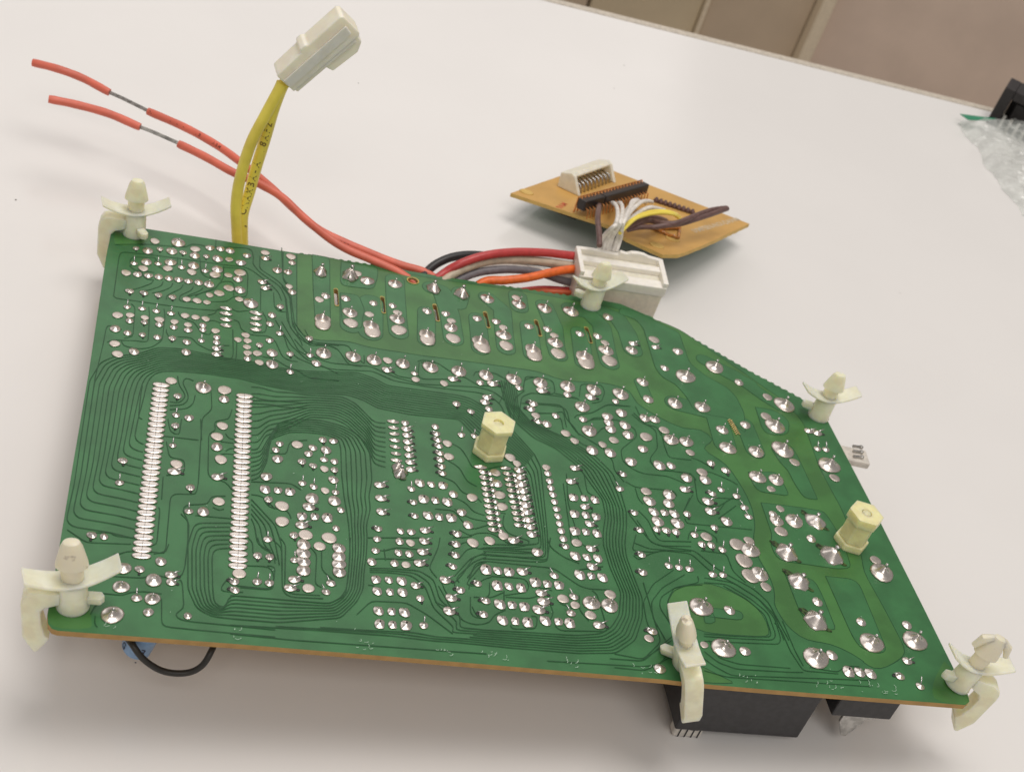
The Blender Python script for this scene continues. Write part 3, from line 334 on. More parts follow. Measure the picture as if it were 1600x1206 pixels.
LINES = """
8 12932 794 13176 1769 13308 1904 13523 2174 13548 2301 13486 3350 13751 3500 13679 3547 13346 3530 13038 3702 12711 4249 12197 4382 11798 4430 10760 4569 10318 4886 9894 5740 9994
2539 13903 2542 13556
4339 13842 4326 12585 4543 12202
3716 13471 3713 12864 4187 12436 4383 12160 4519 11762 4553 10790 4709 10184
164 10700 149 12455 192 12651 947 12719 1796 12760 2742 12780 3324 12830 3513 12734 4020 12208 4216 11898 4290 11561
164 10700 228 10615 704 10624 1591 10627 2136 10650 2645 10711 2770 10790
473 12111 418 12312 483 12491 1033 12633 1082 12500
434 12100 568 11907 959 11958 1058 11949
1043 12488 1033 12339 1265 12150 1507 12108
1591 12791 1598 12498
2160 12878 2206 12264 2355 12087 2721 12114
2777 12716 2785 12167 2724 12006
1060 11629 1031 11467 667 11119 387 10997
1297 11622 1270 11418 975 11152 750 11044
1535 11616 1507 11418 1248 11155 1059 11057
1793 11614 1751 11427 1484 11127 1413 11011 1420 10890
2053 11612 2014 11426 1758 11150 1725 11037 1753 10873 2123 10934 2910 11170 3084 11460 3348 11459 3406 11615 3412 12557 3325 12741 2787 12666
2292 11641 2250 11488 1915 11156
2574 11644 2262 11386 2112 11193
1880 11078 2263 11372 2575 11609 2732 12008 3008 12083 3073 11920 3064 11455
772 11906 775 11764 905 11588 1060 11629
601 10476 705 10368 723 9780 740 9175 546 9066
1023 10449 1065 10127 1102 9040 825 9038 281 8941 182 8824
1387 10474 1430 10218 1427 9211 1207 8864 903 8732 551 8774 499 8961
1738 10429 1764 10288 1926 10142 2121 10124 2332 9702 2526 9664 2559 9803
463 9395 176 9504 111 9405 99 8743 42 7470 49 6340
1610 9286 1502 9517 1495 9644
1773 9420 2112 9469 2237 9242 2587 9038 2889 9139
2467 10209 2580 10303 2779 10219
2762 10788 2662 10797 2649 10590 2457 10474
3038 10892 3160 10786 3478 10934
3089 10429 3228 10396 3274 10073 3533 9904 3967 9975 4126 9815 4304 9207 4480 9088 4676 9100
3079 10026 3115 9001 3069 8833 2786 8769
3188 9529 3191 9018 3166 8761
3017 9360 2845 9320
3801 10947 3924 10635 3887 10088 3571 10012
3751 11992 3752 11003
4083 11864 4105 11232 4227 11054 4411 11100
3816 9097 4088 9095 4400 8849 4711 8729 4903 8521 5690 8566
4126 10685 4326 10193 4524 9711 4915 9218 5230 9096 5699 8819
4606 9994 4919 9476 5196 9345
4875 10460 5047 9899 5494 9937 5733 9794
4296 14025 4334 12513 4542 12056 4540 11768 4613 10668 4850 10185 5089 9975 5988 10052 6060 9803 6365 9349 6364 9741
4291 12208 4499 11829 4517 11477 4571 10521 4809 10108 4965 9814 5494 9937 5694 9851 5956 9258 6280 9266
4291 12063 4414 11664 4433 11315 4489 10502 4767 9965 4804 9776
4287 10656 4526 10041 4721 9496 5156 9336 5513 9223 6526 9320 6763 9179 7161 9009 7725 8875 9288 9079 9660 8996 9941 8702 10024 8215 9947 7345
4286 10184 4366 10003 4443 9562 4678 9228 5071 9061 5585 8984 6557 9134 7069 8862 7884 8814 9305 8857 9588 8757 9807 8485 9877 8062 9821 7321
7053 9243 7165 9074 7657 9052
7797 9767 7717 9194 7825 9088 8504 9235
7840 9777 8270 9873 8580 9578 8986 9404 9296 9145 10037 9269
7757 9791 7848 9878 8230 9897
9211 9518 9278 9731 9801 9779 10077 9573 10263 9350
10521 9339 10615 9689 10993 9871
9772 8541 9892 8819 10212 9936
10492 9137 10625 9758 10723 9833 11297 9836 11413 9727 11381 9257 11014 9149
12043 9264 12187 9825 12791 9920 12825 9625 12652 9192 12361 9068
10204 8003 10420 8928 10710 9150 11939 9177
10075 7977 10212 8821 10546 9214
10824 8755 11439 8816 11507 8701 11519 8260 11686 7981 11763 7688
10764 8363 11157 8409 11485 8569 11465 7939
11381 9257 11945 9211 12019 9128
11754 8369 11816 8477 12287 8665 12818 9128 13453 9158
12135 8318 12296 8476 12798 8575
13428 8828 13669 8490 14061 8438 14079 8124
13594 9187 13684 8556
10382 8665 10642 8686 11254 8746 11513 8734 11597 8592 11586 8148 11697 7798 12071 7501 12366 7253 12502 6860 12473 6502 12650 6128
10628 8304 11204 8437 11386 8234 11355 7794 11620 7600 11784 7327 12113 7267
11776 8374 11816 8477 12310 8670 12765 9085 13359 9139
12033 8235 12261 8406 12785 8508 13048 8496 13394 8246 13371 7929 12811 7334 12767 6907 12969 6647 13240 6518 13888 6541 14318 6350
12207 7771 12493 8136 12714 8147
13489 8905 13684 8556 13984 8296 13868 7588 13548 7135 13575 6871 13758 6725 14158 6764 14590 6750
14124 8322 14082 7750 14101 7264 14723 7284
12693 6136 12911 5972 13939 6027 13978 5834
12904 5942 12904 5548 12995 5395
14319 5832 14013 5278 14007 5166
12817 5146 12999 4848 13057 4375 13133 4175 13973 4270
12703 4802 12829 4447 12883 4139 13096 4013 13932 4106
12457 4025 12823 3870 13892 3943
8191 6839 8566 6619 8690 6298 8772 5974 8849 5959
8090 6191 8453 5918 8597 5446 8815 5320
7914 5549 8283 5394 8438 5042 8738 4984 8869 4792
8117 4883 8338 4813 8513 4683 8638 4441 8896 4377
8190 4475 8538 4219 8947 4178
7734 4403 8184 4422 8336 4086 8535 3862 8935 4074
9167 5987 9547 6166 9744 6143 9843 5991
9151 5213 9432 5286
9100 4803 9458 4886
9167 4419 9258 4538 9408 4508
9362 4449 9281 4126 9363 3883 9759 3738 9868 3703 9810 3569 9492 3449 8810 3352 8617 3276
8234 3817 8475 3652 8637 3776 8979 3826 9221 3660 9353 3529 9660 3573
8058 3541 8282 3574 8513 3657
7981 3137 8346 3484 8579 3270 9478 3348 10155 3344
8140 2918 8356 3239 8585 3320
11164 6162 11030 5137 11088 3879 11210 3693 11500 3785 11510 3634
11398 5861 11464 5316
11021 5798 10889 3851
11631 6242 11589 5557 11851 5433
11620 5068 11610 4904 11455 4826
11559 4522 11661 4432
1091 7404 1081 7056 1087 6271 1176 6234
1727 6960 1942 6947 2072 7204 2028 7369 1908 7578 1853 7922
1735 6820 2051 6912 2147 7161 2100 7384 1974 7710 2038 7902 2225 7823
1743 6680 2129 6786 2262 7012 2285 7306
2642 7497 2683 6868 2479 6545 2476 5774 2483 4368 2448 4013 2000 3965 1925 3830 1922 2240 1691 2163
1658 5756 2424 5764
2493 5777 2446 6483
1727 6342 1805 5918 2000 5847 2024 6400
1738 5583 1836 5074 2110 5071 2166 4977 2167 4618 1802 4505
1739 4443 1749 3753
1699 3504 1734 3462 1736 2439 1613 2376
1657 2203 1377 2164 1261 2059
3135 6959 3071 6605 2786 6493 2754 6375 2797 6162 2642 6023 2674 4705 2748 4564 3058 4515 3201 4286
3013 6093 3089 5943 3196 5935
2915 5802 3199 5800
3030 5500 3132 5626 3239 5618
2928 5375 3032 5420 3208 5425
3070 4065 2767 4016 2710 3761 2248 3663 2191 3485 2319 3219 2379 1991
3048 3668 2949 3604 2813 3680
2460 3383 3189 3400
3533 7271 4092 7326 4279 7276 4884 7369
3604 7520 3866 7456 4887 7546
4028 4220 3856 4142 3995 3866 4409 3832 4476 3597
3614 4203 3855 4192 4133 3838
3608 4607 4485 4703 4695 4532
4023 5626 4383 5637 4459 6088 4865 6219
-26 2589 375 2288 1237 2367
501 2576 806 2644 909 2545 1254 2550
921 2047 1043 2064 1160 2155 1624 2221 1910 2185 1972 2472
643 1433 1551 1480 1727 1619 1917 1558 2228 1555 2295 1456 2360 789 2215 648 2237 528 2407 466 4136 438
567 983 1195 979 1308 1076 1576 1131 1914 1110
1921 985 1960 374 2025 281 2598 265 4137 254
638 421 701 671 825 768
798 122 733 193 729 392
3170 1656 3050 1424 3085 1320 3495 1350
3365 1507 4038 1506 4103 1689 4135 2139 3970 2140
2198 1530 1946 1583 2258 1581 2322 1851 2353 2849 2338 3175 2164 3385
3223 2061 4003 2121 4102 1955 4103 1557 4006 1480 3429 1472
3245 1233 5240 1263 5579 1523 5675 2255 5748 3205
3566 2887 3668 2762 3673 2394 3871 2330
3766 2916 3835 2646 4101 2499 4135 2230
4235 2984 4352 2813 4330 1586 4427 1424 5048 1457
4033 2955 4268 2708 4281 1493 4426 1337 5111 1378
4876 2794 5008 2626 4955 1754 5086 1682
5118 2970 5098 2178 5358 1896 5387 1765
3270 239 4512 214 6765 251 8440 281
5790 1027 6109 1435 6855 1482 7275 1202 7777 740
6064 1874 6200 1869
7578 2276 7425 2535 7698 3195 7762 3498
7649 2285 7721 1926 7778 1797
7977 2374 8397 2953 8792 3202
8065 2200 8008 2332 8460 2866 8774 3054
8261 2365 8523 2778 8756 2906
8271 1813 8220 1357 8311 1235 8558 1264
8261 2040 8317 2232 8442 2388
6188 2933 6431 2895 6758 3061 7328 3069
6066 2585 6348 2671 7409 2770
6470 2973 6485 2643
6135 3261 7358 3439
7480 1580 7611 1507 7911 1387 8021 1114 8323 1039 8613 1138 8747 1375 9016 1541
7592 2047 7813 1442 7969 1283
8041 1966 7917 2134 8162 2446 8477 3012 8711 3142 10200 3152 10392 3881
8292 2322 8492 2822 8722 2925 10314 2923 10836 2461 11049 2393 11547 2432
8591 2739 8204 2171 8376 2124 8619 2365 8811 2460
8754 2288 8708 1912 8591 1829
8814 2484 9583 2514 9664 2311 9562 2111 9034 1953
8342 1821 8735 1847 9047 2047
8276 1542 8351 1284 8487 1256
9065 1911 9608 1932 9844 2054
9053 2094 9010 1767
9829 2192 9918 2297 10166 2234
10060 1803 10097 1579 9994 1386
9570 1427 9715 1444 9624 1077 9087 1016 9066 1124
10074 1216 10162 1093 11268 1195 11214 2271 11117 2354
10785 2171 10709 1743 10875 1443
10291 1877 10567 1772
10924 2956 11531 3136
10313 3869 10342 3570 10604 3307 10960 3157
15921 677 16611 611 16842 815 17210 829
13289 327 13779 201 15312 240 17288 273
13316 724 13555 484 13907 257 17356 458
13429 870 13695 586 14074 448 15391 490 15713 522
13631 1207 13732 723 14190 592 15427 605
13543 1311 14399 1337 15236 1382 15362 1535 15363 2201 15036 2600 14536 2984 13967 2960
13507 1171 14366 1218 15363 1280 15455 1452 15485 2071 15246 2626 14719 3057 14007 3115
13561 1382 14339 1399 15183 1469 15253 1570 15264 2141 14910 2585 14439 2921
15439 1922 15545 1744 15582 1096 15692 699 15728 568 16595 564
15663 1996 15705 1109 15773 707
12539 4994 12805 4338 12912 4091 13293 3989 13984 3982 14354 3516 14692 3255 15209 2920 15469 2555 15646 1427
12576 4304 12359 3753 12882 3775 13226 3875 13872 3862 14228 3346 14789 3016 15246 2626 15515 2171 15523 1413
12367 3601 12456 3461 12788 3711 13143 3864
13285 3271 12651 2742 12292 2167 12244 1601 12312 1063
13536 3154 12869 2672 12489 2191 12420 1714 12580 1093
13854 3145 13843 2944 13192 2713 12760 2368 12653 2069 12806 1573
12930 2103 12885 2240 13127 2607 13448 2795 13906 2878
14001 5055 14003 4891 15751 4935
13908 4340 14020 4623 14424 4737 14699 4508 14655 4341
14154 4006 14811 3993 14820 3425 15057 3101
14821 6969 14847 6380
14438 5966 14013 5278
14852 6914 15159 6907 15633 6689 15815 6542
14636 6580 14513 5750 14646 5601 14989 5599 15540 6029
15324 5880 14927 5364
15548 5744 14925 5197
13527 7041 13637 6763 14590 6750 14666 6526
14747 7379 14994 7301 15209 7096
14662 5830 15039 5948 15707 5999
12626 653 12320 446 11897 189 11217 206
11292 579 11928 493 12454 1034 12422 2761
11928 493 12734 1109
11155 435 11918 449 12856 1304
13293 1536 12272 398 11884 294 9739 226
1287 2533 839 2626 56 2691 -71 2855 -33 3946 -67 7331 110 8046 373 8316 934 8566 1353 8898 1910 8964 2974 8843 3934 8839 4244 8751 4868 8763 6186 8989 6621 8829 6893 8635 8695 8635 9021 8576 9326 8325 9844 7810 10142 7262 10434 6726
1285 2795 874 2880 151 2946 32 3108 68 4158 44 7302 207 7989 451 8260 971 8505 1368 8819 1900 8885 2928 8780 3882 8775 4206 8684 4867 8687 6154 8905 6585 8751 6866 8551 8576 8544 8946 8494 9263 8268 9768 7741 10085 7199 10396 6667
1282 3057 908 3134 247 3201 134 3361 170 4369 155 7273 305 7933 529 8204 1008 8445 1383 8740 1891 8805 2882 8716 3831 8710 4168 8617 4866 8612 6121 8822 6548 8673 6839 8467 8457 8452 8870 8411 9201 8210 9693 7672 10028 7135 10358 6608
1280 3319 943 3387 343 3455 236 3615 272 4580 266 7245 402 7876 607 8147 1046 8384 1398 8661 1882 8726 2836 8653 3780 8645 4130 8550 4865 8536 6089 8738 6511 8595 6812 8384 8338 8361 8795 8329 9138 8153 9617 7603 9972 7071 10320 6549
1278 3581 977 3641 439 3710 339 3868 374 4792 377 7216 499 7819 685 8091 1083 8324 1413 8582 1873 8647 2791 8590 3728 8581 4091 8483 4863 8460 6057 8655 6475 8516 6786 8300 8218 8270 8719 8246 9076 8096 9542 7534 9915 7007 10282 6490
1276 3843 1012 3895 535 3965 441 4122 476 5003 488 7187 596 7763 763 8035 1120 8263 1428 8503 1863 8568 2745 8526 3677 8516 4053 8416 4862 8384 6024 8572 6438 8438 6759 8216 8099 8178 8643 8164 9013 8039 9466 7465 9858 6943 10244 6431
1274 4105 1046 4149 631 4219 543 4375 577 5214 599 7158 693 7706 841 7979 1158 8203 1443 8424 1854 8488 2699 8463 3626 8452 4015 8349 4861 8308 5992 8488 6402 8360 6732 8132 7980 8087 8568 8081 8951 7982 9391 7396 9802 6880 10206 6372
1271 4367 1080 4403 727 4474 646 4628 679 5426 710 7129 790 7650 919 7923 1195 8143 1458 8345 1845 8409 2653 8400 3575 8387 3977 8282 4860 8232 5959 8405 6365 8282 6706 8049 7861 7995 8492 7999 8888 7925 9315 7327 9745 6816 10168 6313
1269 4629 1115 4656 823 4729 748 4882 781 5637 821 7100 888 7593 997 7867 1232 8082 1473 8266 1835 8330 2607 8336 3523 8323 3939 8215 4859 8157 5927 8322 6328 8204 6679 7965 7742 7904 8417 7916 8826 7867 9240 7258 9688 6752 10129 6254
1267 4891 1149 4910 919 4984 850 5135 883 5849 933 7072 985 7536 1075 7810 1270 8022 1488 8187 1826 8250 2562 8273 3472 8258 3901 8148 4857 8081 5895 8238 6292 8125 6652 7881 7623 7813 8341 7833 8763 7810 9164 7189 9631 6688 10091 6195
1265 5153 1184 5164 1015 5238 953 5389 985 6060 1044 7043 1082 7480 1154 7754 1307 7961 1503 8107 1817 8171 2516 8210 3421 8193 3863 8081 4856 8005 5862 8155 6255 8047 6625 7797 7504 7721 8265 7751 8701 7753 9089 7120 9575 6625 10053 6136
1263 5415 1218 5418 1111 5493 1055 5642 1087 6271 1155 7014 1179 7423 1232 7698 1345 7901 1518 8028 1807 8092 2470 8146 3369 8129 3824 8014 4855 7929 5830 8071 6218 7969 6599 7714 7385 7630 8190 7668 8638 7696 9013 7051 9518 6561 10015 6077
10434 6726 10530 6280 10482 5708 10346 4079 10227 3205 10154 3097 9809 3050 8694 2994
10329 6564 10429 6178 10396 5666 10287 4071 10196 3338 10127 3230 9733 3169 8707 3106
10225 6401 10328 6076 10310 5624 10228 4062 10164 3471 10100 3362 9656 3288 8720 3218
10120 6239 10227 5973 10224 5582 10169 4053 10133 3604 10073 3495 9579 3407 8733 3330
10015 6077 10126 5871 10137 5539 10110 4044 10101 3737 10047 3628 9503 3525 8747 3442
10336 9563 10267 8452 10532 7943 11390 7496 12055 6958 12406 6375 12479 5703 12487 5040 12372 4485 12220 3939 12173 3524 12225 2932 12294 2263 12168 1685 11856 1014 11333 605 10490 508 9085 497 7890 518
10272 9549 10221 8470 10456 7955 11266 7473 11908 6974 12283 6387 12373 5734 12410 5091 12308 4536 12153 3989 12101 3572 12149 2964 12224 2281 12091 1689 11786 1057 11295 677 10492 578 9124 563 7969 576
10208 9535 10175 8487 10379 7966 11143 7450 11761 6989 12160 6398 12267 5764 12332 5141 12243 4588 12086 4039 12030 3620 12072 2996 12154 2300 12014 1693 11716 1101 11257 748 10494 648 9164 629 8049 633
10145 9522 10129 8505 10303 7978 11019 7426 11613 7005 12037 6410 12161 5795 12255 5192 12179 4639 12020 4089 11958 3668 11996 3028 12085 2318 11938 1697 11646 1144 11219 820 10496 718 9203 695 8129 691
10081 9508 10083 8523 10227 7989 10896 7403 11466 7021 11914 6422 12055 5826 12178 5242 12114 4690 11953 4138 11886 3716 11919 3060 12015 2337 11861 1701 11576 1188 11181 891 10498 788 9242 761 8209 749
10018 9495 10037 8540 10150 8001 10772 7380 11319 7037 11791 6434 11949 5857 12100 5293 12050 4742 11886 4188 11814 3764 11843 3093 11945 2356 11784 1706 11506 1231 11144 962 10501 859 9281 827 8288 807
9954 9481 9991 8558 10074 8012 10649 7357 11172 7052 11668 6446 11843 5887 12023 5343 11985 4793 11820 4238 11743 3813 11766 3125 11875 2374 11707 1710 11436 1275 11106 1034 10503 929 9320 893 8368 865
9891 9467 9945 8576 9998 8024 10525 7334 11025 7068 11545 6457 11737 5918 11945 5393 11920 4844 11753 4288 11671 3861 11690 3157 11806 2393 11630 1714 11365 1318 11068 1105 10505 999 9360 959 8448 923
7890 518 7383 505 6456 542 4833 516 3264 462
7981 577 7388 563 6709 613 5401 574 4146 531
8072 635 7394 621 6963 683 5968 631 5027 600
8295 797 7747 779 7829 918 7429 1396 7292 2009 7017 2272 6567 2291 6118 2245
8372 860 7840 854 7914 1080 7509 1517 7397 2114 7111 2354 6571 2351 6121 2303
8448 923 7933 929 8000 1243 7589 1638 7503 2219 7205 2436 6575 2412 6124 2361
3193 3266 2535 3167 2442 3049 2353 2527 2412 1300 2605 818 2889 645 3260 626 4199 631 5457 903 5805 1376 5957 1748 5996 2206 6076 2775 6118 3259 6120 3650 6236 4168 6221 4576 6322 5117 6323 6041 6097 6619 5708 6878 5180 6989 4502 6885 4204 6684 3931 5990 3808 5614 3595 5522
3190 3144 2604 3053 2511 2936 2436 2463 2493 1310 2660 846 2929 684 3258 727 4199 733 5421 961 5751 1387 5898 1741 5942 2199 6017 2766 6053 3249 6054 3640 6147 4137 6127 4560 6207 5133 6209 6048 6013 6580 5643 6815 5128 6905 4495 6808 4173 6585 3935 5883 3804 5473 3597 5378
3188 3021 2674 2939 2581 2823 2519 2400 2573 1320 2716 873 2969 723 3255 829 4200 835 5384 1020 5696 1399 5839 1733 5888 2192 5957 2758 5988 3240 5989 3630 6058 4107 6033 4545 6091 5149 6096 6056 5930 6541 5578 6752 5076 6821 4488 6731 4143 6486 3938 5775 3799 5331 3599 5234
3186 2898 2743 2826 2650 2710 2602 2336 2653 1330 2772 901 3009 763 3252 930 4200 938 5348 1079 5641 1410 5780 1726 5833 2184 5898 2750 5924 3230 5924 3620 5969 4076 5938 4530 5976 5164 5982 6063 5846 6501 5513 6689 5025 6736 4481 6654 4113 6387 3942 5668 3794 5190 3601 5090
3183 2776 2813 2712 2720 2597 2685 2272 2734 1340 2827 929 3049 802 3250 1031 4200 1040 5312 1137 5586 1422 5720 1718 5779 2177 5839 2742 5859 3221 5859 3611 5880 4045 5844 4515 5860 5180 5869 6070 5763 6462 5448 6627 4973 6652 4475 6577 4082 6288 3946 5560 3790 5048 3603 4946
3181 2653 2883 2598 2789 2484 2768 2208 2814 1351 2883 956 3089 842 3247 1132 4200 1142 5276 1196 5531 1433 5661 1711 5725 2170 5780 2733 5795 3212 5794 3601 5790 4015 5750 4499 5744 5196 5755 6077 5679 6423 5383 6564 4921 6568 4468 6500 4052 6189 3949 5453 3785 4907 3606 4802
3179 2530 2952 2484 2859 2371 2851 2145 2894 1361 2939 984 3129 881 3245 1233 4200 1244 5239 1255 5476 1445 5602 1704 5671 2163 5721 2725 5730 3202 5728 3591 5701 3984 5656 4484 5629 5212 5641 6084 5596 6384 5318 6501 4869 6484 4461 6423 4021 6090 3953 5345 3781 4765 3608 4659
3562 7868 3750 7908 4129 7808 4509 7857 4969 7862 5747 7963 6053 7784 6345 7365 6489 7157 6763 7181
3565 7622 3748 7661 4105 7630 4488 7701 4968 7773 5719 7868 6023 7693 6335 7254 6480 6992 6753 7006
3569 7377 3747 7413 4080 7452 4466 7545 4966 7684 5690 7773 5994 7601 6325 7143 6471 6827 6742 6831
3572 7131 3745 7166 4056 7274 4444 7388 4964 7595 5661 7678 5964 7510 6315 7032 6462 6662 6731 6656
3576 6885 3744 6919 4032 7096 4422 7232 4963 7506 5632 7583 5935 7419 6305 6920 6453 6497 6720 6482
3579 6639 3742 6671 4008 6919 4401 7076 4961 7417 5603 7488 5905 7328 6296 6809 6444 6331 6710 6307
3583 6393 3741 6424 3984 6741 4379 6920 4959 7328 5574 7393 5876 7236 6286 6698 6435 6166 6699 6132
3586 6148 3739 6177 3960 6563 4357 6764 4958 7239 5545 7298 5846 7145 6276 6587 6426 6001 6688 5957
3590 5902 3737 5929 3936 6385 4336 6607 4956 7150 5516 7203 5817 7054 6266 6476 6417 5836 6678 5782
3593 5656 3736 5682 3912 6207 4314 6451 4954 7061 5487 7108 5787 6963 6256 6365 6408 5671 6667 5607
3616 4053 4133 3351 4268 2801 4283 2069
3618 3907 4024 3334 4143 2783 4221 2197
3620 3760 3914 3318 4018 2765 4159 2325
3622 3613 3804 3301 3893 2747 4096 2454
3625 3466 3694 3285 3768 2730 4034 2582
"""
TH = .135
def outline():
    P = pairs(OUTLINE); out = []
    rough = lambda a, b: (a[1] > 13 and b[1] > 13 and (.7 < a[0] < 2.4 or 4.6 < a[0] < 6.6 or 9.9 < a[0] < 12.2)) or (a[0] > 14.2 and a[0] < 16.2 and a[1] > 12) or (17.7 < a[0] < 19.2 and a[1] > 10.5)
    for a, b in zip(P, P[1:]+P[:1]):
        out.append(a); L = math.dist(a, b)
        if rough(a, b):
            n = max(1, int(L/.21)); dx, dy = (b[0]-a[0])/L, (b[1]-a[1])/L
            for k in range(n):
                for u, h in ((.18, .0), (.38, .045), (.68, .05), (.86, .0)):
                    s = (k+u)/n*L; j = random.uniform(.6, 1.15)
                    out.append((a[0]+dx*s+dy*h*j*-1 if False else a[0]+dx*s-(-dy)*0-dy*h*j, a[1]+dy*s+dx*h*j))
    return out
OUTL = outline()
def slot_poly(s):
    (x0, y0), (x1, y1) = pairs(s); d = Vector((x1-x0, y1-y0)); d.normalize(); n = Vector((-d.y, d.x))*.055; a = Vector((x0, y0)); b = Vector((x1, y1)); e = d*.04
    return [tuple(q) for q in (a+n+e, a+n*.5, a-n*.5, a-n+e, b-n-e, b-n*.5, b+n*.5, b+n-e)]
HOLES = [slot_poly(s) for s in SLOTS]
hx, hy = pairs(HOLE)[0]
HOLES.append([(hx+.145*math.cos(a*math.pi/10), hy+.135*math.sin(a*math.pi/10)) for a in range(20)])
def plate(mb, outer, holes, z0, z1, mi_top, mi_side, mi_bot=None):
    loops = [outer]+holes; flat = [p for l in loops for p in l]; n = len(flat)
    tris = tessellate_polygon([[Vector((p[0], p[1], 0)) for p in l] for l in loops])
    mb.add([(p[0], p[1], z1) for p in flat], [tuple(t_) for t_ in tris], mi_top)
    if z0 is None: return
    mb.add([(p[0], p[1], z0) for p in flat], [tuple(t_) for t_ in tris], mi_bot if mi_bot is not None else mi_side)
    b = 0
    for l in loops:
        k = len(l); mb.add([(p[0], p[1], z0) for p in l]+[(p[0], p[1], z1) for p in l], [(i, (i+1) % k, k+(i+1) % k, k+i) for i in range(k)], mi_side)
mb = MB(); plate(mb, OUTL, HOLES, -TH, 0, 0, 1)
mb.build('board_base', [M['mask'], M['edge']], board)
for i, h_ in enumerate(HOLES):
    mb = MB(); cx_ = sum(p[0] for p in h_)/len(h_); cy_ = sum(p[1] for p in h_)/len(h_); k_ = len(h_)
    ex = [(p[0]+(p[0]-cx_)*.22/max(.06, math.dist(p, (cx_, cy_)))*.13, p[1]+(p[1]-cy_)*.22/max(.06, math.dist(p, (cx_, cy_)))*.13) for p in h_]
    mb.add([(p[0], p[1], .0215) for p in h_]+[(p[0], p[1], .0215) for p in ex], [(j, (j+1) % k_, k_+(j+1) % k_, k_+j) for j in range(k_)])
    mb.build('slot_rim' if k_ < 12 else 'hole_rim', M['rim'], board)
# bare areas of laminate under the mask, and the copper areas standing in them
def inside(p, poly):
    c = False; j = len(poly)-1
    for i in range(len(poly)):
        if (poly[i][1] > p[1]) != (poly[j][1] > p[1]) and p[0] < (poly[j][0]-poly[i][0])*(p[1]-poly[i][1])/(poly[j][1]-poly[i][1])+poly[i][0]: c = not c
        j = i
    return c
def nrm2(p, q):
    d = Vector((q[0]-p[0], q[1]-p[1]))
    return d.normalized() if d.length > 1e-6 else Vector((1, 0))
gap = MB()
for i, b in enumerate(BRIGHT):
    P = round_corners(pairs(b)+[pairs(b)[0]], .25)[:-1]
    holes = [h for h in HOLES if inside(h[0], P)] if i == 0 else []
    mb = MB(); plate(mb, P, holes, None, .002, 0, 0); mb.build('bare_laminate_area', M['bright'], board)
    if i < 3: ribbon(gap, P+[P[0]], .011, .0026+.0001*i)
def capsule(a, b, r, z, seg=9):
    d = nrm2(a, b); an = math.atan2(d.y, d.x); out = []
    for c, o in ((b, -math.pi/2), (a, math.pi/2)):
        for k in range(seg+1):
            t_ = an+o+math.pi*k/seg; out.append((c[0]+r*math.cos(t_), c[1]+r*math.sin(t_), z))
    return out
for i, s in enumerate(ISLANDS):
    r = s[0]/2000; P = pairs(s[1:]); z = .004+i*.00002
    mb = MB()
    for k, (a, b) in enumerate(zip(P, P[1:])):
        c = capsule(a, b, r+.012, z+k*.0003); mb.add(c, [tuple(range(len(c)))], 1)
        c = capsule(a, b, r-.006, z+.0030+k*.0003); mb.add(c, [tuple(range(len(c)))], 0)
    mb.build('copper_area', [M['mask'], M['gap']], board)
for i, s in enumerate(POLY_ISLANDS):
    P = round_corners(pairs(s)+[pairs(s)[0]], .14)[:-1]; z = .0072+i*.00004
    mb = MB(); plate(mb, P, [], None, z, 0, 0); mb.build('copper_area', M['mask'], board)
    ribbon(gap, P+[P[0]], .0095, z+.0006)
for i, l in enumerate(LINES.strip().split('\n')):
    P = round_corners(pairs(list(map(int, l.split()))))
    P = [(p[0], p[1]) for p in P]
    ribbon(gap, P, .0108 if P[0][0] < 13 else .0098, .0095+i*.00002)
g = gap.build('trace_gap_lines', M['gap'], board); g['kind'] = 'stuff'

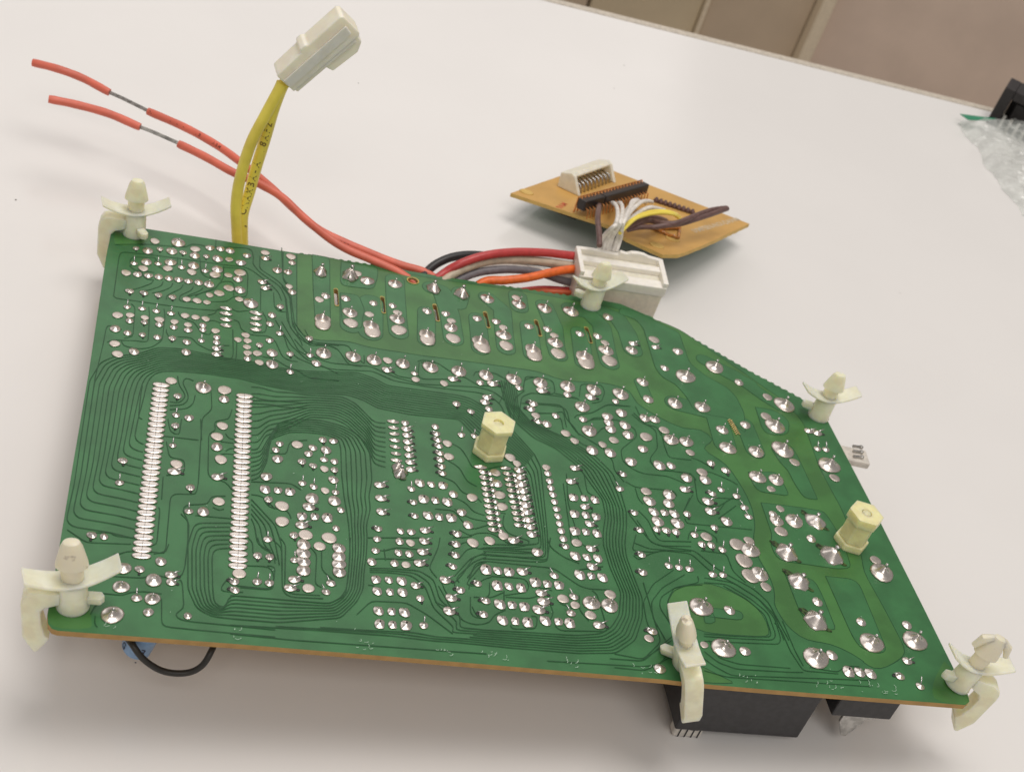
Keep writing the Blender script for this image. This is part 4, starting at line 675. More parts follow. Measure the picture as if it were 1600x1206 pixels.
# solder joints: templates of unit radius, shared between alike joints
def joint_template(t, var):
    rnd = random.Random(hash((t, var)) if False else ord(t)*13+var); mb = MB(); seg = 14
    def dome(prof, sx=1., sy=1., cx=0., cy=0., sq=0., mi=0, ridge=0.):
        v = []; f = []
        ph = rnd.uniform(0, 6.28)
        for r, z in prof:
            for k in range(seg):
                a = 2*math.pi*k/seg; rr = r*(1+.05*math.sin(2*a+ph)+.03*math.sin(3*a+2*ph))*(1+ridge*math.sin(5*a+ph))
                if sq:
                    c_, s_ = abs(math.cos(a)), abs(math.sin(a)); rr *= (1-sq)+sq/max(c_, s_)
                v.append((cx+rr*math.cos(a)*sx, cy+rr*math.sin(a)*sy, z*(1+ridge*.8*math.cos(4*a+ph))))
        n = len(prof)
        for i in range(n-1):
            for k in range(seg): f.append((i*seg+k, i*seg+(k+1) % seg, (i+1)*seg+(k+1) % seg, (i+1)*seg+k))
        f.append(tuple((n-1)*seg+k for k in range(seg)))
        if mi == 0 and not ridge: mb.add(v, f[:2*seg], 2); b_ = len(mb.v)-len(v); mb.f += [tuple(q+b_ for q in g_) for g_ in f[2*seg:]]; mb.mi += [0]*(len(f)-2*seg)
        else: mb.add(v, f, mi)
    FL = [(1, 0), (1, .05), (.9, .085), (.5, .105), (.12, .11)]
    DM = [(1, 0), (1, .05), (.88, .10), (.68, .17), (.46, .28), (.26, .38), (.09, .42)]
    CN = [(1, 0), (1, .045), (.86, .08), (.66, .14), (.44, .25), (.27, .42), (.17, .60), (.10, .68)]
    def lead(pts, r, mi=1): mb.tube(pts, r, 6, mi)
    if t == 'f': dome(FL, mi=2)
    elif t == 'j':
        dome(DM)
        if var == 2: lead([(0, 0, .35), (.1, .05, .7)], .1)
    elif t in 'cV':
        dome(CN if t == 'c' else [(a, b*1.05) for a, b in CN])
        lead([(0, 0, .5), (.02, .0, .85), (.05, .05, 1.2 if t == 'c' else 1.0)], .085 if t == 'c' else .12)
    elif t == 'u':
        dome(DM, .95, .9, 0, -.05); lead([(0, 0, .25), (-.05, .35, .85), (-.08, 1.05, 1.55)], .15)
    elif t == 'r':
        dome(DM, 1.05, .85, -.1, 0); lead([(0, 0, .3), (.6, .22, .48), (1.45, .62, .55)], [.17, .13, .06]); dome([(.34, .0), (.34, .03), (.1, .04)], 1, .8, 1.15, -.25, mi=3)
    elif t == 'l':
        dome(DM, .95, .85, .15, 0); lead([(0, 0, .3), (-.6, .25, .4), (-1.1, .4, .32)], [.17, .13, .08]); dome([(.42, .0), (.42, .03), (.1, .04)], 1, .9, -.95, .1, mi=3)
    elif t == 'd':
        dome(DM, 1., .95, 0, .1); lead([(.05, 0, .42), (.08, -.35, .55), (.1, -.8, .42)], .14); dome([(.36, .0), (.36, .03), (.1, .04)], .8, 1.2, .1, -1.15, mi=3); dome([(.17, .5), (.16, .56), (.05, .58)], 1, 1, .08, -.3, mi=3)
    elif t == 'k':
        dome(DM, .95, .9, .1, -.1); lead([(0, 0, .25), (-.5, .4, .7), (-.95, 1.1, .9)], .13)
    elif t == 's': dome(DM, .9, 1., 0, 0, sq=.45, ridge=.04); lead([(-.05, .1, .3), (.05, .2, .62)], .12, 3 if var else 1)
    elif t == 'e': dome([(a, b*.8) for a, b in DM], 1, .44)
    elif t == 'q':
        dome([(1, 0), (1, .05), (.9, .09), (.72, .12), (.45, .14), (.2, .15)], 1.06, .475, 0, 0, sq=.16)
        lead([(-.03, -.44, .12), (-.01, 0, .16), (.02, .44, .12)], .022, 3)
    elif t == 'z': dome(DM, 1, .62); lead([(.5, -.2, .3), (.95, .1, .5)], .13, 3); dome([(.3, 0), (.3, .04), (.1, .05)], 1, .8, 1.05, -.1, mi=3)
    elif t == 'y': dome(DM, .9, .75); lead([(-.8, .2, .3), (-.3, .3, .5)], .15, 1)
    elif t == 'O':
        dome(FL, 1, 1.0, .05, .15, mi=2, sq=.1); dome([(1, 0), (1, .055), (.88, .11), (.3, .125)], 1, 1.15, .12, -.75, mi=2, sq=.25); dome([(.8, .1), (.6, .2), (.38, .42), (.2, .65), (.08, .75)], 1, 1, -.02, .35)
        lead([(0, .35, .5), (.05, .4, 1.1)], .08)
    elif t == 'C':
        dome([(1, 0), (.98, .1), (.75, .35), (.5, .65), (.3, .9), (.15, 1.0)], ridge=.13)
        for k in range(6):
            a = k*1.05+.4; lead([(.85*math.cos(a), .85*math.sin(a), .12), (.42*math.cos(a), .42*math.sin(a), .66), (.1*math.cos(a), .1*math.sin(a), 1.05)], .09, 0)
        mb.box((.05, .1, 1.25), (.2, .14, .22), Matrix.Rotation(.5, 3, 'Z'), 1)
    elif t == 'M':
        dome([(1, 0), (.98, .06), (.8, .19), (.6, .34), (.4, .5), (.22, .62), (.1, .66)], ridge=.09); mb.box((.12, .2, .72), (.17, .15, .2), Matrix.Rotation(.7, 3, 'Z'), 1)
    me = mesh_obj('solder_joint', mb.v, mb.f, [M['solder'], M['lead'], M['pad'], M['dark_lead_shadow']], None, True, None, mb.mi)
    d = me.data; bpy.data.objects.remove(me); return d
TPL = {}
spec = []
for q in JOINTS.split():
    t = q[0]; x, y, r = map(int, q[1:].split(',')); spec.append((t, x/1000, y/1000, r/1000))
rest = MB(); restm = []
MATS = [M['solder'], M['lead'], M['pad'], M['dark_lead_shadow']]
for i, (t, x, y, r) in enumerate(spec):
    var = random.randrange(3); key = (t, var)
    if key not in TPL: TPL[key] = joint_template(t, var)
    s = r*random.uniform(1.0, 1.1); a = random.uniform(-.12, .12) if t in 'urldkqzyesO' else random.uniform(-.5, .5)
    if t == 'q': a = random.uniform(-.03, .03); s = r*random.uniform(1.04, 1.1)
    mw = Matrix.Translation((x, y, .012)) @ Matrix.Rotation(a, 4, 'Z') @ Matrix.Diagonal((s, s, s*random.uniform(.85, 1.12), 1))
    if i < 300:
        o = bpy.data.objects.new('solder_joint', TPL[key]); C.objects.link(o); o.parent = board; o.matrix_local = mw
    else:
        me = TPL[key]; b = len(rest.v)
        rest.v += [tuple(mw @ v.co) for v in me.vertices]; rest.f += [tuple(k+b for k in p.vertices) for p in me.polygons]; rest.mi += [p.material_index for p in me.polygons]
o = rest.build('small_solder_joints', MATS, board, True); o['kind'] = 'stuff'
# burnt flux round the hand-soldered joints
mb = MB()
def blot(x, y, rx, ry, ang, z):
    v = [(x, y, z)]; n = 18
    for k in range(n):
        a = 2*math.pi*k/n; q = 1+.35*noise.noise(Vector((x*3+math.cos(a)*1.7, y*3+math.sin(a)*1.7, 1)))+random.uniform(-.12, .12)
        u, w_ = rx*q*math.cos(a), ry*q*math.sin(a); v.append((x+u*math.cos(ang)-w_*math.sin(ang), y+u*math.sin(ang)+w_*math.cos(ang), z))
    mb.add(v, [(0, k+1, (k+1) % n+1) for k in range(n)])
zz = .0195
for t, x, y, r in spec:
    if t == 'M': zz += .0001; blot(x-r*.7, y+r*.85, r*.65, r*.34, 2.3, zz); zz += .0001; blot(x+r*.75, y-r*.8, r*.45, r*.2, -.6, zz)
for t, x, y, r in spec:
    if t == 'C' and r > .12: zz += .0001; blot(x+r*.3, y-r*.8, r*.6, r*.5, .3, zz)
o = mb.build('flux_stain', M['flux'], board); o['kind'] = 'stuff'
mb = MB(); (sx0, sy0), (sx1, sy1) = pairs(SQUIG)
for k in range(9):
    t_ = k/8; x = sx0+(sx1-sx0)*t_; y = sy0+(sy1-sy0)*t_
    mb.tube([(x-.07, y-.03, .012), (x, y+.03, .03), (x+.07, y+.0, .012)], .018, 5)
mb.build('scraped_slot', M['goldpad'], board)
mb = MB()
for (cx, w_) in ((1.0, .1), (5.9, .25), (8.6, .3), (10.2, .2), (11.9, .3), (14.3, .25), (16.6, .9), (17.5, .5), (7.5, .15), (3.4, .08)):
    for k in range(int(6+w_*10)):
        x = cx+random.uniform(-w_, w_); y = random.uniform(.08, .34); a = random.uniform(-.6, 1.2); l = random.uniform(.03, .11)
        ribbon(mb, [(x, y), (x+l*.5*math.cos(a), y+l*.5*math.sin(a)), (x+l*math.cos(a+.5), y+l*math.sin(a+.5))], .005, .0215+k*.0001+cx*.0001)
for k in range(60):
    x = random.uniform(1, 18); y = random.uniform(.5, 11); a = random.uniform(0, 6); l = random.uniform(.015, .05)
    ribbon(mb, [(x, y), (x+l*math.cos(a), y+l*math.sin(a))], .004, .0235+k*.00003)
o = mb.build('scuff_marks', M['scuff'], board); o['kind'] = 'stuff'

# ---- components hanging below the board
def bbox(x0, x1, y0, y1, z0, z1): return ((x0+x1)/2, (y0+y1)/2, (z0+z1)/2), ((x1-x0)/2, (y1-y0)/2, (z1-z0)/2)
mb = MB(); mb.box(*bbox(13.33, 16.37, .3, 2.9, -1.98, -.17)); bevel(mb.build('relay', M['plastic_black'], board), .05)
mb = MB(); mb.box(*bbox(16.82, 18.33, .3, 1.7, -1.1, -.17)); bevel(mb.build('relay', M['plastic_black'], board), .04)
mb = MB(); mb.prism([(-.30, 0), (.30, 0), (.30, -.25), (.08, -.78), (-.04, -.78), (-.30, -.3)], -.04, .04, R=Matrix.Rotation(math.pi/2, 3, 'X'), t=(17.5, .42, -1.1)); bevel(mb.build('blade_terminal', M['steel'], board), .02)
mb = MB(); mb.box(*bbox(17.75, 18.0, .4, .47, -1.25, -1.1)); mb.build('blade_terminal', M['steel'], board)
mb = MB(); mb.box(*bbox(13.45, 14.15, .45, .75, -2.4, -1.985))
o = bevel(mb.build('terminal_cover', M['clearish'], board), .06)
mb = MB()
for x in (13.58, 13.74, 13.9, 14.05): mb.box(*bbox(x-.015, x+.015, .435, .447, -2.38, -2.0))
mb.box(*bbox(13.80, 13.98, .43, .446, -2.12, -2.03)); mb.build('terminal_slot', M['w_black'], o)
for (x, y, z) in ((5, 9, 1.3), (8.5, 10.5, 1.2), (12, 9, 1.2), (15.5, 7, 1.0)):
    mb = MB(); mb.box(*bbox(x-.9, x+.9, y-.6, y+.6, -.17-z, -.17)); bevel(mb.build('relay', M['plastic_black'], board), .05)
# blue capacitor
Rc = Matrix.Rotation(math.radians(14), 3, 'Y')
mb = MB(); prof = [(.0, -.62), (.27, -.62), (.30, -.58), (.30, .52), (.27, .56), (.0, .56)]
mb.lathe(prof, 28, R=Rc, t=(1.74, .78, -.68)); cap = smooth_auto(mb.build('capacitor', M['blue'], board))
mb = MB()
for ch, u, v_, sz in (('C', -.35, .0, .26), ('3', .25, -.12, .26), ('.', .2, -.36, .25), ('G', -.6, -.24, .2)):
    vv, ff = text_mesh(ch, sz)
    mb.add([Vector((1.74, .78, -.68)) + Rc @ Vector((.304*math.sin((x_+u*.5)/.3-.2), -.304*math.cos((x_+u*.5)/.3-.2), y_+v_-.25)) for x_, y_, z_ in vv], ff)
o = mb.build('printed_letters', M['ink'], cap); o['kind'] = 'stuff'
mb = MB(); mb.tube(smooth_path(D['jumper'], 8), .066, 12); mb.build('jumper_wire', M['cable_black'], board, True)
# small clear header peeking out at the right edge
hd = MB(); hd.box(*bbox(19.3, 20.42, 8.4, 9.0, -.4, -.2), Matrix.Rotation(-.12, 3, 'Z'))
h = bevel(hd.build('edge_header', M['clearish'], board), .04)
mb = MB()
for k in range(3): mb.box((20.18-.07*k, 8.98-.22*k, -.16), (.14, .03, .03)); mb.lathe([(.06, -.19), (.06, -.13), (.02, -.10)], 8, t=(20.3-.07*k, 8.98-.22*k, 0))
mb.build('header_pin', M['copperpin'] if False else M['steel'], h)

# ---------------------------------------------------------------- nylon standoff clips
def clip(loc, rot, label, hook=True, tip_h=1.72, dirty=True, lean=0., scale=1., barbs=False, tabrot=0., leanx=0., wing=.25):
    r = empty('standoff_clip', label, 'standoff', BM @ Matrix.Translation(loc) @ Matrix.Rotation(lean, 4, 'Y') @ Matrix.Rotation(leanx, 4, 'X') @ Matrix.Rotation(rot, 4, 'Z') @ Matrix.Scale(scale, 4), 'nylon standoff clips around the green board')
    N = M['nylon']
    mb = MB(); mb.lathe([(.0, .0), (.30, .0), (.31, .06), (.285, .12), (.27, .72), (.0, .74)], 24, sy=.92)
    mb.lathe([(.0, -.5), (.12, -.48), (.15, -.4), (.16, -.17), (.0, -.17)], 16)
    smooth_auto(mb.build('post', N, r))
    # spring wings: a bowed strip
    v = []; n = 14; w2 = .25
    for k in range(n+1):
        u = -1+2*k/n; x = u*.86; z = .66+.30*abs(u)**1.7; wd = w2*(1-.12*abs(u))
        for y, dz in ((-wd, 0), (wd, 0), (wd, .075), (-wd, .075)): v.append((x, y, z+dz))
    f = []
    for k in range(n):
        for j in range(4): f.append((k*4+j, k*4+(j+1) % 4, k*4+4+(j+1) % 4, k*4+4+j))
    f += [(3, 2, 1, 0), (n*4, n*4+1, n*4+2, n*4+3)]
    o = mesh_obj('spring_wing', v, f, N, r, False, Matrix.Rotation(wing, 4, 'Z')); bevel(o, .025)
    smooth_auto(o)
    # arrow tip with a slit and two barbs
    mb = MB(); k_ = (tip_h-.7)
    mb.lathe([(.0, .70), (.20, .70), (.21, .95), (.215, .7+k_*.38), (.30, .7+k_*.40), (.285, .7+k_*.5), (.20, .7+k_*.86), (.15, .7+k_*.97), (.07, tip_h), (0, tip_h)], 20, sy=.72)
    if barbs:
        mb.tube([(.12, 0, tip_h-.1), (.3, 0, tip_h-.22), (.38, 0, tip_h-.5)], [.09, .11, .07], 8); mb.tube([(-.1, 0, tip_h-.08), (-.3, 0, tip_h-.2), (-.42, 0, tip_h-.45)], [.09, .1, .06], 8)
    smooth_auto(mb.build('locking_tip', M['nylon_dirty'] if dirty else N, r))
    if hook:
        prof = [(-.2, .50), (-.66, .52), (-.80, .46), (-.88, .33), (-.90, .2), (-.90, -.66), (-.72, -1.07), (-.64, -1.07), (-.42, -.72), (-.50, -.62), (-.555, -.3), (-.555, .02), (-.46, .14), (-.28, .20), (-.2, .24)]
        mb = MB(); mb.prism(prof, -.2, .2, R=Matrix.Rotation(math.pi/2, 3, 'X')); smooth_auto(bevel(mb.build('hook_leg', N, r), .03))
    mb = MB(); mb.prism([(.2, -.1), (.5, -.12), (.58, -.02), (.52, .08), (.2, .1)], .16, .34, R=Matrix.Rotation(tabrot, 3, 'Z')); bevel(mb.build('base_tab', N, r), .03)
    return r
cl = D['clips']
clip(cl[0], -.05, 'pale nylon standoff with a slim upright tip, at the far left corner', lean=-.06, tip_h=1.66, tabrot=-.9, dirty=False)
clip(cl[1], .15, 'yellowish nylon standoff in front of the big white wire connector', hook=False, tip_h=1.52, dirty=False, tabrot=2.6)
clip(cl[2], -.15, 'nylon standoff on the slanted right side, above the clear header at the board edge', hook=False, tip_h=1.55, dirty=False, tabrot=2.9)
clip(cl[3], .0, 'nylon standoff with grimy tip at the near left corner, next to the blue capacitor', lean=-.10, tip_h=1.72, scale=1.02, tabrot=0)
clip(cl[4], math.pi/2, 'nylon standoff with its strap hooked over the near edge, above the big black relay', tip_h=1.45, tabrot=1, lean=-.33, wing=0)
clip(cl[5], math.pi-.25, 'nylon standoff with split hooked tip at the near right corner, leaning outwards', lean=.16, tip_h=1.7, barbs=True, tabrot=.3)
def hexs(loc, rot, label, h, blind):
    r = empty('hex_spacer', label, 'spacer', BM @ Matrix.Translation(loc) @ Matrix.Rotation(rot, 4, 'Z'), 'yellow hexagonal spacers on the green board')
    N = M['nylon_hex']; R_ = .44
    hx6 = [(R_*math.cos(k*math.pi/3), R_*math.sin(k*math.pi/3)) for k in range(6)]
    mb = MB(); hb = .24 if blind else .12; mb.prism(hx6, .0, .2); bevel(mb.build('hex_foot', N, r), .03)
    inner = [(x*.86, y*.86) for x, y in hx6]
    mb = MB(); mb.prism(inner, .2, h-hb); bevel(mb.build('spacer_body', N, r), .03)
    mb = MB(); n = 24; hole = [(.13*math.cos(2*math.pi*k/n), .13*math.sin(2*math.pi*k/n)) for k in range(n)]
    plate(mb, hx6, [hole], h-hb, h, 0, 0)
    mb.lathe([(.128, h-hb*.5), (.128, h-hb*.9)], 20) if not blind else mb.lathe([(.0, h-.03), (.125, h-.03), (.1, h+.005), (.03, h+.025)], 20)
    bevel(mb.build('hex_head', N, r), .025)
    return r
hexs(D['hexes'][0], .25, 'yellow hexagonal spacer with an open hole, near the middle of the board', .95, False)
hexs(D['hexes'][1], -.25, 'yellow hexagonal spacer with a closed top, at the slanted right edge', 1.05, True)

# ---------------------------------------------------------------- loose wires
def stripped(name, label, a, core, b, text=None):
    r = empty(name, label, 'wire', Matrix.Translation(b[-1]), 'red wires stripped near their free ends')
    inv = Vector(b[-1]); loc = lambda pts: [Vector(p)-inv for p in pts]
    rad = .115
    for pts in (a, b):
        mb = MB(); P = smooth_path(loc(pts), 8); rr = [rad*(1+.02*math.sin(i)) for i in range(len(P))]; rr[0] *= .93; rr[-1] *= .93
        mb.tube(P, rr, 14); smooth_auto(mb.build('insulation', M['w_red'], r))
    mb = MB(); P = smooth_path(loc(core), 6)
    up = Vector((0, 0, 1))
    for k in range(7):
        o = [0]*3; mb.tube([p + Vector((math.cos(k*.9+i*.12), math.sin(k*.9+i*.12)*.8, math.sin(k*.9+i*.12)))*.028 for i, p in enumerate(P)], .018, 6)
    mb.build('bare_conductor', M['conductor'], r, True)
    if text:
        mb = MB()
        for st, s in text: wire_text(mb, b, rad, st, s, .13, .105)
        o = mb.build('printed_letters', M['inkred'], r); o['kind'] = 'stuff'; o.matrix_local = Matrix.Translation(-inv)
    return r
stripped('red_wire', 'upper of the two stripped red wires, with printed letters', D['wire_a'], D['core_a'], D['wire_a2'], [(.12, 'N'), (.75, '- - -'), (1.6, '.B'), (2.2, 'ABM /'), (3.2, 'AV'), (5.0, 'E'), (5.7, 'ATM'), (7.0, '---')])
stripped('red_wire', 'lower of the two stripped red wires, its free end nearer the left clip', D['wire_b'], D['core_b'], D['wire_b2'])
# yellow twin cable with its white two-pin housing
ya, yb = D['yel_a'], D['yel_b']; inv = Vector(ya[0])
yc = empty('yellow_cable', 'yellow two-wire lead rising from behind the board to a white plug', 'cable', Matrix.Translation(inv))
for k, P in enumerate((ya, yb)):
    mb = MB(); mb.tube([p-inv for p in smooth_path(P, 8)], .15, 14); smooth_auto(mb.build('yellow_wire', M['w_yel'], yc))
mb = MB(); wire_text(mb, yb, .15, .9, 'J CNAMBA-A 18AF2', .26, .21, -.05)
o = mb.build('printed_letters', M['inkyel'], yc); o['kind'] = 'stuff'; o.matrix_local = Matrix.Translation(-inv)
a, b = Vector(D['yconn'][0]), Vector(D['yconn'][1]); ax = (b-a).normalized()
vw = (cam_pos-(a+b)/2); vw = (vw-ax*vw.dot(ax)).normalized(); sd = ax.cross(vw)
# roll the housing so that two of its faces show
roll = math.radians(28); n1 = (vw*math.cos(roll)+sd*math.sin(roll)); n2 = ax.cross(n1)
Rm = Matrix((ax, -n2, n1)).transposed()
L = (b-a).length
mb = MB(); mb.prism([(0, -.34), (L*.97, -.38), (L, -.30), (L, .30), (L*.97, .37), (L*.50, .37), (L*.47, .43), (L*.40, .43), (L*.38, .34), (.05, .32), (0, .27)], -.30, .30, R=Rm, t=a-inv)
hs = bevel(mb.build('plug_housing', M['natural'], yc), .04); 
mb = MB(); mb.prism([(.03, -.16), (L*.93, -.16), (L*.95, .10), (.03, .10)], .302, .36, R=Rm, t=a-inv); bevel(mb.build('housing_rib', M['natural'], yc), .03)
mb = MB(); mb.prism([(L*.42, -.37), (L*.46, -.70), (L*.82, -.76), (L*.93, -.62), (L*.95, -.37)], -.22, .16, R=Rm, t=a-inv); bevel(mb.build('latch', M['natural'], yc), .04)
mb = MB(); mb.prism([(L*.02, -.44), (L*.9, -.47), (L*.9, -.36), (L*.02, -.33)], -.1, .26, R=Rm, t=a-inv); bevel(mb.build('housing_rail', M['natural'], yc), .03)

# harness with large white connector
hc = D['hconn']; c0 = Vector(hc[3]); c1 = Vector(hc[2]); bl = Vector(hc[0]); br = Vector(hc[1])
xd = (c1-c0); W = xd.length; xd.normalize(); yd = Vector((-xd.y, xd.x, 0)); Dp = 1.2; Hh = 1.9
hm = Matrix.Translation((c0.x, c0.y, 0)) @ Matrix((xd, yd, (0, 0, 1))).transposed().to_4x4()
hr = empty('wire_harness', 'bundle of coloured wires plugged into a big white connector behind the board', 'wire harness', hm)
W = 2.62
mb = MB(); mb.box(*bbox(0, W, .05, Dp, 0, Hh-.42)); h = bevel(mb.build('connector_body', M['w_beige'] if False else M['cream'], hr), .04)  # cream here paints warm bounce light and shade onto the white plastic
mb = MB()
mb.box(*bbox(-.03, W+.03, 0, .34, Hh-.45, Hh-.12)); bevel(mb.build('connector_step', M['white_plastic'], hr), .03)
mb = MB(); mb.box(*bbox(-.02, W+.02, .345, .62, Hh-.45, Hh-.18)); bevel(mb.build('connector_groove', M['cream'], hr), .03)
mb = MB(); mb.box(*bbox(-.03, W+.03, .625, .86, Hh-.45, Hh-.02)); bevel(mb.build('connector_step', M['white_plastic'], hr), .03)
mb = MB(); mb.box(*bbox(0.02, W-.02, .865, 1.08, Hh-.45, Hh-.14)); bevel(mb.build('connector_groove', M['cream'], hr), .03)
jag = [(0, 0), (.42, .02), (.9, .0), (1.25, -.02), (1.30, .10), (1.5, .06), (1.62, .13), (1.82, .15), (2.02, .13), (2.2, .06), (2.4, .03), (2.62, .0), (2.62, -.4), (0, -.4)]
mb = MB(); mb.prism(jag, -1.22, -1.085, R=Matrix.Rotation(math.pi/2, 3, 'X'), t=(0, 0, Hh+.02)); bevel(mb.build('broken_rim', M['white_plastic'], hr), .02)
mb = MB(); mb.box(*bbox(W-.12, W+.035, .03, 1.2, Hh-.3, Hh+.03)); bevel(mb.build('connector_end_wall', M['white_plastic'], hr), .02)
mb = MB(); mb.box(*bbox(-.035, .1, .03, 1.2, Hh-.3, Hh+.03)); bevel(mb.build('connector_end_wall', M['white_plastic'], hr), .02)
hi = hm.inverted()
for k, P in D['harness'].items():
    mb = MB(); P = [Vector(p) for p in P]
    mb.tube([hi @ p for p in smooth_path(P, 8)], .125 if k not in ('white', 'red', 'rust') else .10, 12)
    smooth_auto(mb.build({'maroon': 'maroon', 'red': 'rust'}.get(k, k)+'_wire', M['w_'+('rust' if k in ('rust',) else 'maroon' if k == 'red' else k)], hr))

# ---------------------------------------------------------------- small tan board
TM = loc_mat(D['tan_loc'], D['tan_mat'])
tb = empty('tan_circuit_board', 'small tan circuit board tilted behind the green board, with black socket and brown wires', 'circuit board', TM)
P = [(p[0], p[1]) for p in D['tan']]
out = []
for a, b in zip(P, P[1:]+P[:1]):
    out.append(a)
    if a[0] > 5.5 and b[0] > 5.2 and math.dist(a, b) > 1:
        n = int(math.dist(a, b)/.16)
        for k in range(1, n): out.append((a[0]+(b[0]-a[0])*k/n+random.uniform(-.015, .015), a[1]+(b[1]-a[1])*k/n+random.uniform(-.015, .015)))
mb = MB(); plate(mb, out, [], -.12, 0, 0, 1, 2); mb.build('board_base', [M['tanboard'], M['tan_edge'], M['greenunder']], tb)
# supports under it
mb = MB()
for x, y in ((1.6, 1.4), (3.0, 2.2), (4.4, 1.2), (5.0, 3.2)): mb.box((x, y, -.36), (.3, .2, .195))
mb.build('underside_part', M['plastic_black'], tb)
# cream header: slanted box with open front
B = [Vector(p) for p in D['tan_white_base']]; Tt = [Vector(p) for p in D['tan_white_top']]
u = (B[2]-B[1]); u.z = 0; Lh = u.length; u.normalize(); vv_ = Vector((-u.y, u.x, 0))
Rh = Matrix((u, vv_, (0, 0, 1))).transposed(); o0 = Vector((B[1].x, B[1].y, 0))
mb = MB()
wdt = .85
prof = [(0, .0), (wdt, .0), (wdt, .50), (.45, .62), (.32, .55)]
RY = Matrix((vv_, (0, 0, 1), u)).transposed()
mb.prism(prof, 0, .14, R=RY, t=o0); mb.prism(prof, Lh-.14, Lh, R=RY, t=o0)
mb.prism([(.62, 0), (wdt, 0), (wdt, .50), (.45, .62), (.32, .55), (.34, .47), (.62, .40)], .145, Lh-.145, R=RY, t=o0)
bevel(mb.build('header_housing', M['cream'], tb), .03)
for k in range(9):
    mb = MB(); s_ = .28+(Lh-.56)*k/8; mb.tube([o0+u*s_+vv_*.6+Vector((0, 0, .3)), o0+u*s_+vv_*.2+Vector((0, 0, .26)), o0+u*s_+vv_*.1+Vector((0, 0, .02))], .035, 6); mb.build('header_pin', M['steel'], tb, True)
# black socket strips
S = [Vector(p) for p in D['tan_sock']]; s0 = (S[0]+S[1])/2; s1 = (S[2]+S[3])/2; s0.z = s1.z = 0; su = (s1-s0); Ls = su.length; su.normalize(); sv = Vector((-su.y, su.x, 0))
Rs = Matrix((su, sv, (0, 0, 1))).transposed()
for x0, x1 in ((0, Ls*.30), (Ls*.31, Ls)):
    mb = MB(); mb.box(s0+su*((x0+x1)/2)+Vector((0, 0, .38)), ((x1-x0)/2, .15, .17), Rs); bevel(mb.build('socket_strip', M['socket'], tb), .03)
n = 20
for k in range(n):
    s_ = .1+(Ls-.2)*k/(n-1); c = s0+su*s_
    mb = MB(); mb.tube([c-sv*.12+Vector((0, 0, .32)), c-sv*.24+Vector((0, 0, .28)), c-sv*.27+Vector((0, 0, 0))], .022, 5); mb.build('socket_pin', M['copperpin'], tb)
    mb = MB(); mb.tube([c+sv*.05+Vector((0, 0, .5)), c+sv*.12+Vector((0, 0, .60)), c+sv*.22+Vector((0, 0, .52)), c+sv*.25+Vector((0, 0, .02))], .03, 5); mb.build('socket_pin', M['copperpin'], tb)
def twire(name, P, r, m):
    mb = MB(); mb.tube(smooth_path(P, 8), r, 10); smooth_auto(mb.build(name, m, tb))
for P in D['tan_wires_white']: twire('white_wire', P, .062, M['w_white'])
for P in D['tan_wire_yellow']: twire('yellow_wire', P, .055, M['w_yel'])
twire('white_wire', D['tan_wire_white2'], .07, M['w_white'])
for P in D['tan_wire_brown']: twire('brown_wire', P, .085, M['w_brown'])
a, b = [Vector(p) for p in D['tan_row']]
for k in range(9):
    c = a.lerp(b, k/8); mb = MB(); mb.lathe([(.10, 0), (.09, .08), (.04, .16), (.02, .17)], 8, t=c); mb.build('wire_joint', M['w_brown'], tb, True)
G = [(p[0], p[1]) for p in D['tan_glue']]
mb = MB()
for k, (a, b) in enumerate(zip(G, G[1:]+G[:1])): mb.tube([(a[0], a[1], .05), ((a[0]+b[0])/2, (a[1]+b[1])/2, .08), (b[0], b[1], .05)], .05, 6)
mb.tube([(G[0][0], G[0][1], .04), (G[3][0], G[3][1], .06)], .06, 6); mb.build('socket_frame', M['glue'], tb, True)
a, b = [Vector(p) for p in D['tan_text']]; d = (b-a).normalized(); pr = Vector((-d.y, d.x, 0))
vv, ff = text_mesh('IXMFEEN-NOI-DAWM', .26); ww = max(v[0] for v in vv)-min(v[0] for v in vv); k_ = (b-a).length/ww
mb = MB(); mb.add([(a+b)/2+d*x*k_+pr*y*1.3+Vector((0, 0, .004)) for x, y, z in vv], ff); o = mb.build('printed_letters', M['silk'], tb); o['kind'] = 'stuff'
a, b = [Vector(p) for p in D['tan_red']]; d = (b-a).normalized(); pr = Vector((-d.y, d.x, 0))
vv, ff = text_mesh('9AM', .3); mb = MB(); mb.add([(a+b)/2+d*x+pr*y+Vector((0, 0, .004)) for x, y, z in vv], ff); o = mb.build('printed_letters', M['silkred'], tb); o['kind'] = 'stuff'
mb = MB()
for p in D['tan_bumps']: mb.lathe([(.24, 0), (.22, .02), (.20, .03), (.16, .005)], 20, t=(p[0], p[1], 0), sx=1, sy=.8)
mb.build('drill_ring', M['tan_edge'], tb, True)

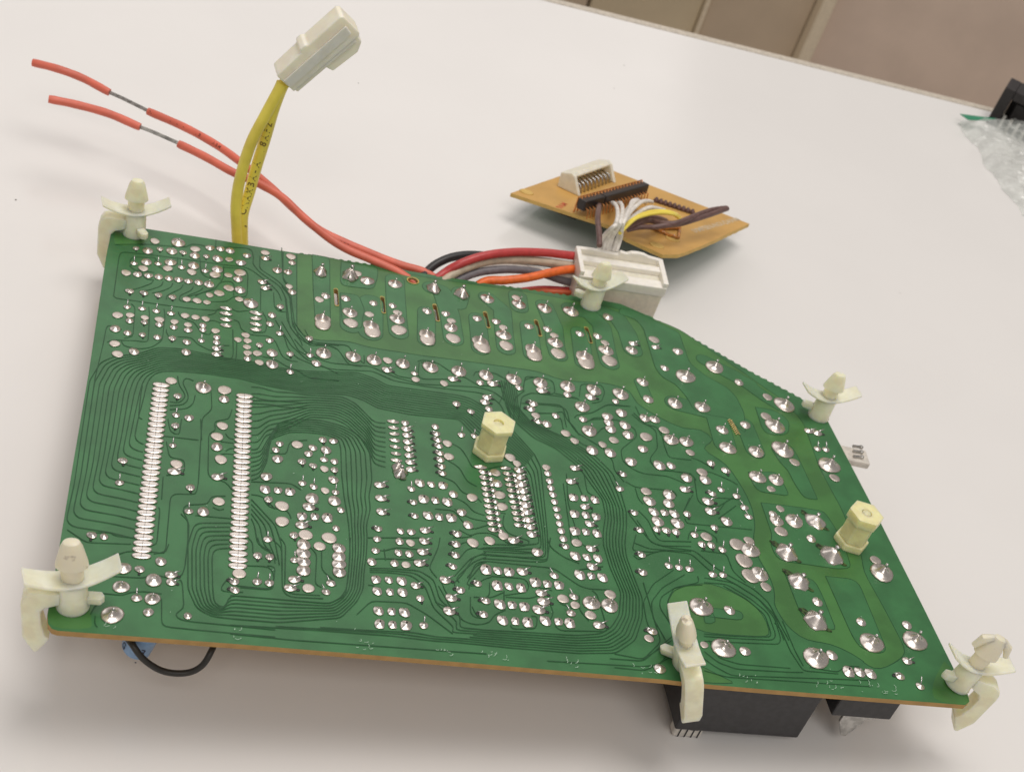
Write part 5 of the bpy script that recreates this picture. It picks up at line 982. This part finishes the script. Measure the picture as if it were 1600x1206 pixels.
# ---------------------------------------------------------------- things at the right edge of the picture
bx = Vector(D['blackbox'][0]); r = empty('black_frame', 'black hollow plastic box at the far right on the table edge', 'box', Matrix.Translation(bx) @ Matrix.Rotation(-.62, 4, 'Z'))
mb = MB(); Wb, Hb, Db = 5.0, 1.75, 1.1
def framepts(w0, h0, w1, h1): return [(w0, h0), (w1, h0), (w1, h1), (w0, h1)]
RX = Matrix.Rotation(math.pi/2, 3, 'X')
mb.box(*bbox(0, .45, 0, Db, 0, Hb)); mb.box(*bbox(Wb-.45, Wb, 0, Db, 0, Hb)); mb.box(*bbox(.452, Wb-.452, 0, Db, Hb-.42, Hb)); mb.box(*bbox(.452, Wb-.452, 0, Db, 0, .2))
mb.box(*bbox(.46, Wb-.46, Db-.12, Db-.02, .21, Hb-.43)); bevel(mb.build('outer_frame', M['blackbox'], r), .04)
mb = MB(); mb.box(*bbox(.7, Wb-.5, .35, Db-.05, .205, Hb-.6)); bevel(mb.build('inner_block', M['blackbox'], r), .04)
mb = MB()
for k in range(12): mb.box(*bbox(.5+.32*k, .62+.32*k, -.25, -.18, .0, .75-.02*k))
mb.build('fin', M['steel'], r)
bg_ = [Vector(p) for p in D['bag']]
r = empty('plastic_bag', 'crumpled clear plastic bag with a green strip, in front of the black box at right', 'bag', Matrix.Translation((31.9, 27.5, 0)))
v = []; f = []; nx, ny = 34, 44
pA, pB, pC, pD = Vector((31.75, 29.75, 0)), Vector((36.6, 30.2, 0)), Vector((32.2, 23.7, 0)), Vector((38, 23.2, 0))
for j in range(ny+1):
    for i in range(nx+1):
        s, t_ = i/nx, j/ny; p = pA.lerp(pB, s).lerp(pC.lerp(pD, s), t_)
        p.x += (1-s)*(.35*noise.noise(Vector((t_*5, 2, 0)))+.12*noise.noise(Vector((t_*17, 5, 0)))); p.y += (1-t_)*.3*noise.noise(Vector((s*6, 1, 4)))
        h = 1.25*math.sin(min(1, s*2.2)*math.pi/2)**.8*math.sin(min(1, .06+t_*1.1)*math.pi)**.4
        q = Vector((p.x*1.1, p.y*1.1, 3)); c_ = abs(noise.noise(q))*.55+abs(noise.noise(q*2.6))*.28+abs(noise.noise(q*6))*.12
        p.z = .03+h*(.55+c_); p -= Vector((31.9, 27.5, 0)); v.append(p)
for j in range(ny):
    for i in range(nx): a = j*(nx+1)+i; f.append((a, a+1, a+nx+2, a+nx+1))
o = mesh_obj('bag_film', v, f, M['bagmat'], r, False)
mb = MB(); mb.prism([(-.25, 2.3), (1.5, 2.45), (.9, 2.15), (.0, 1.95)], .42, .45); mb.build('green_strip', M['baggreen'], r)
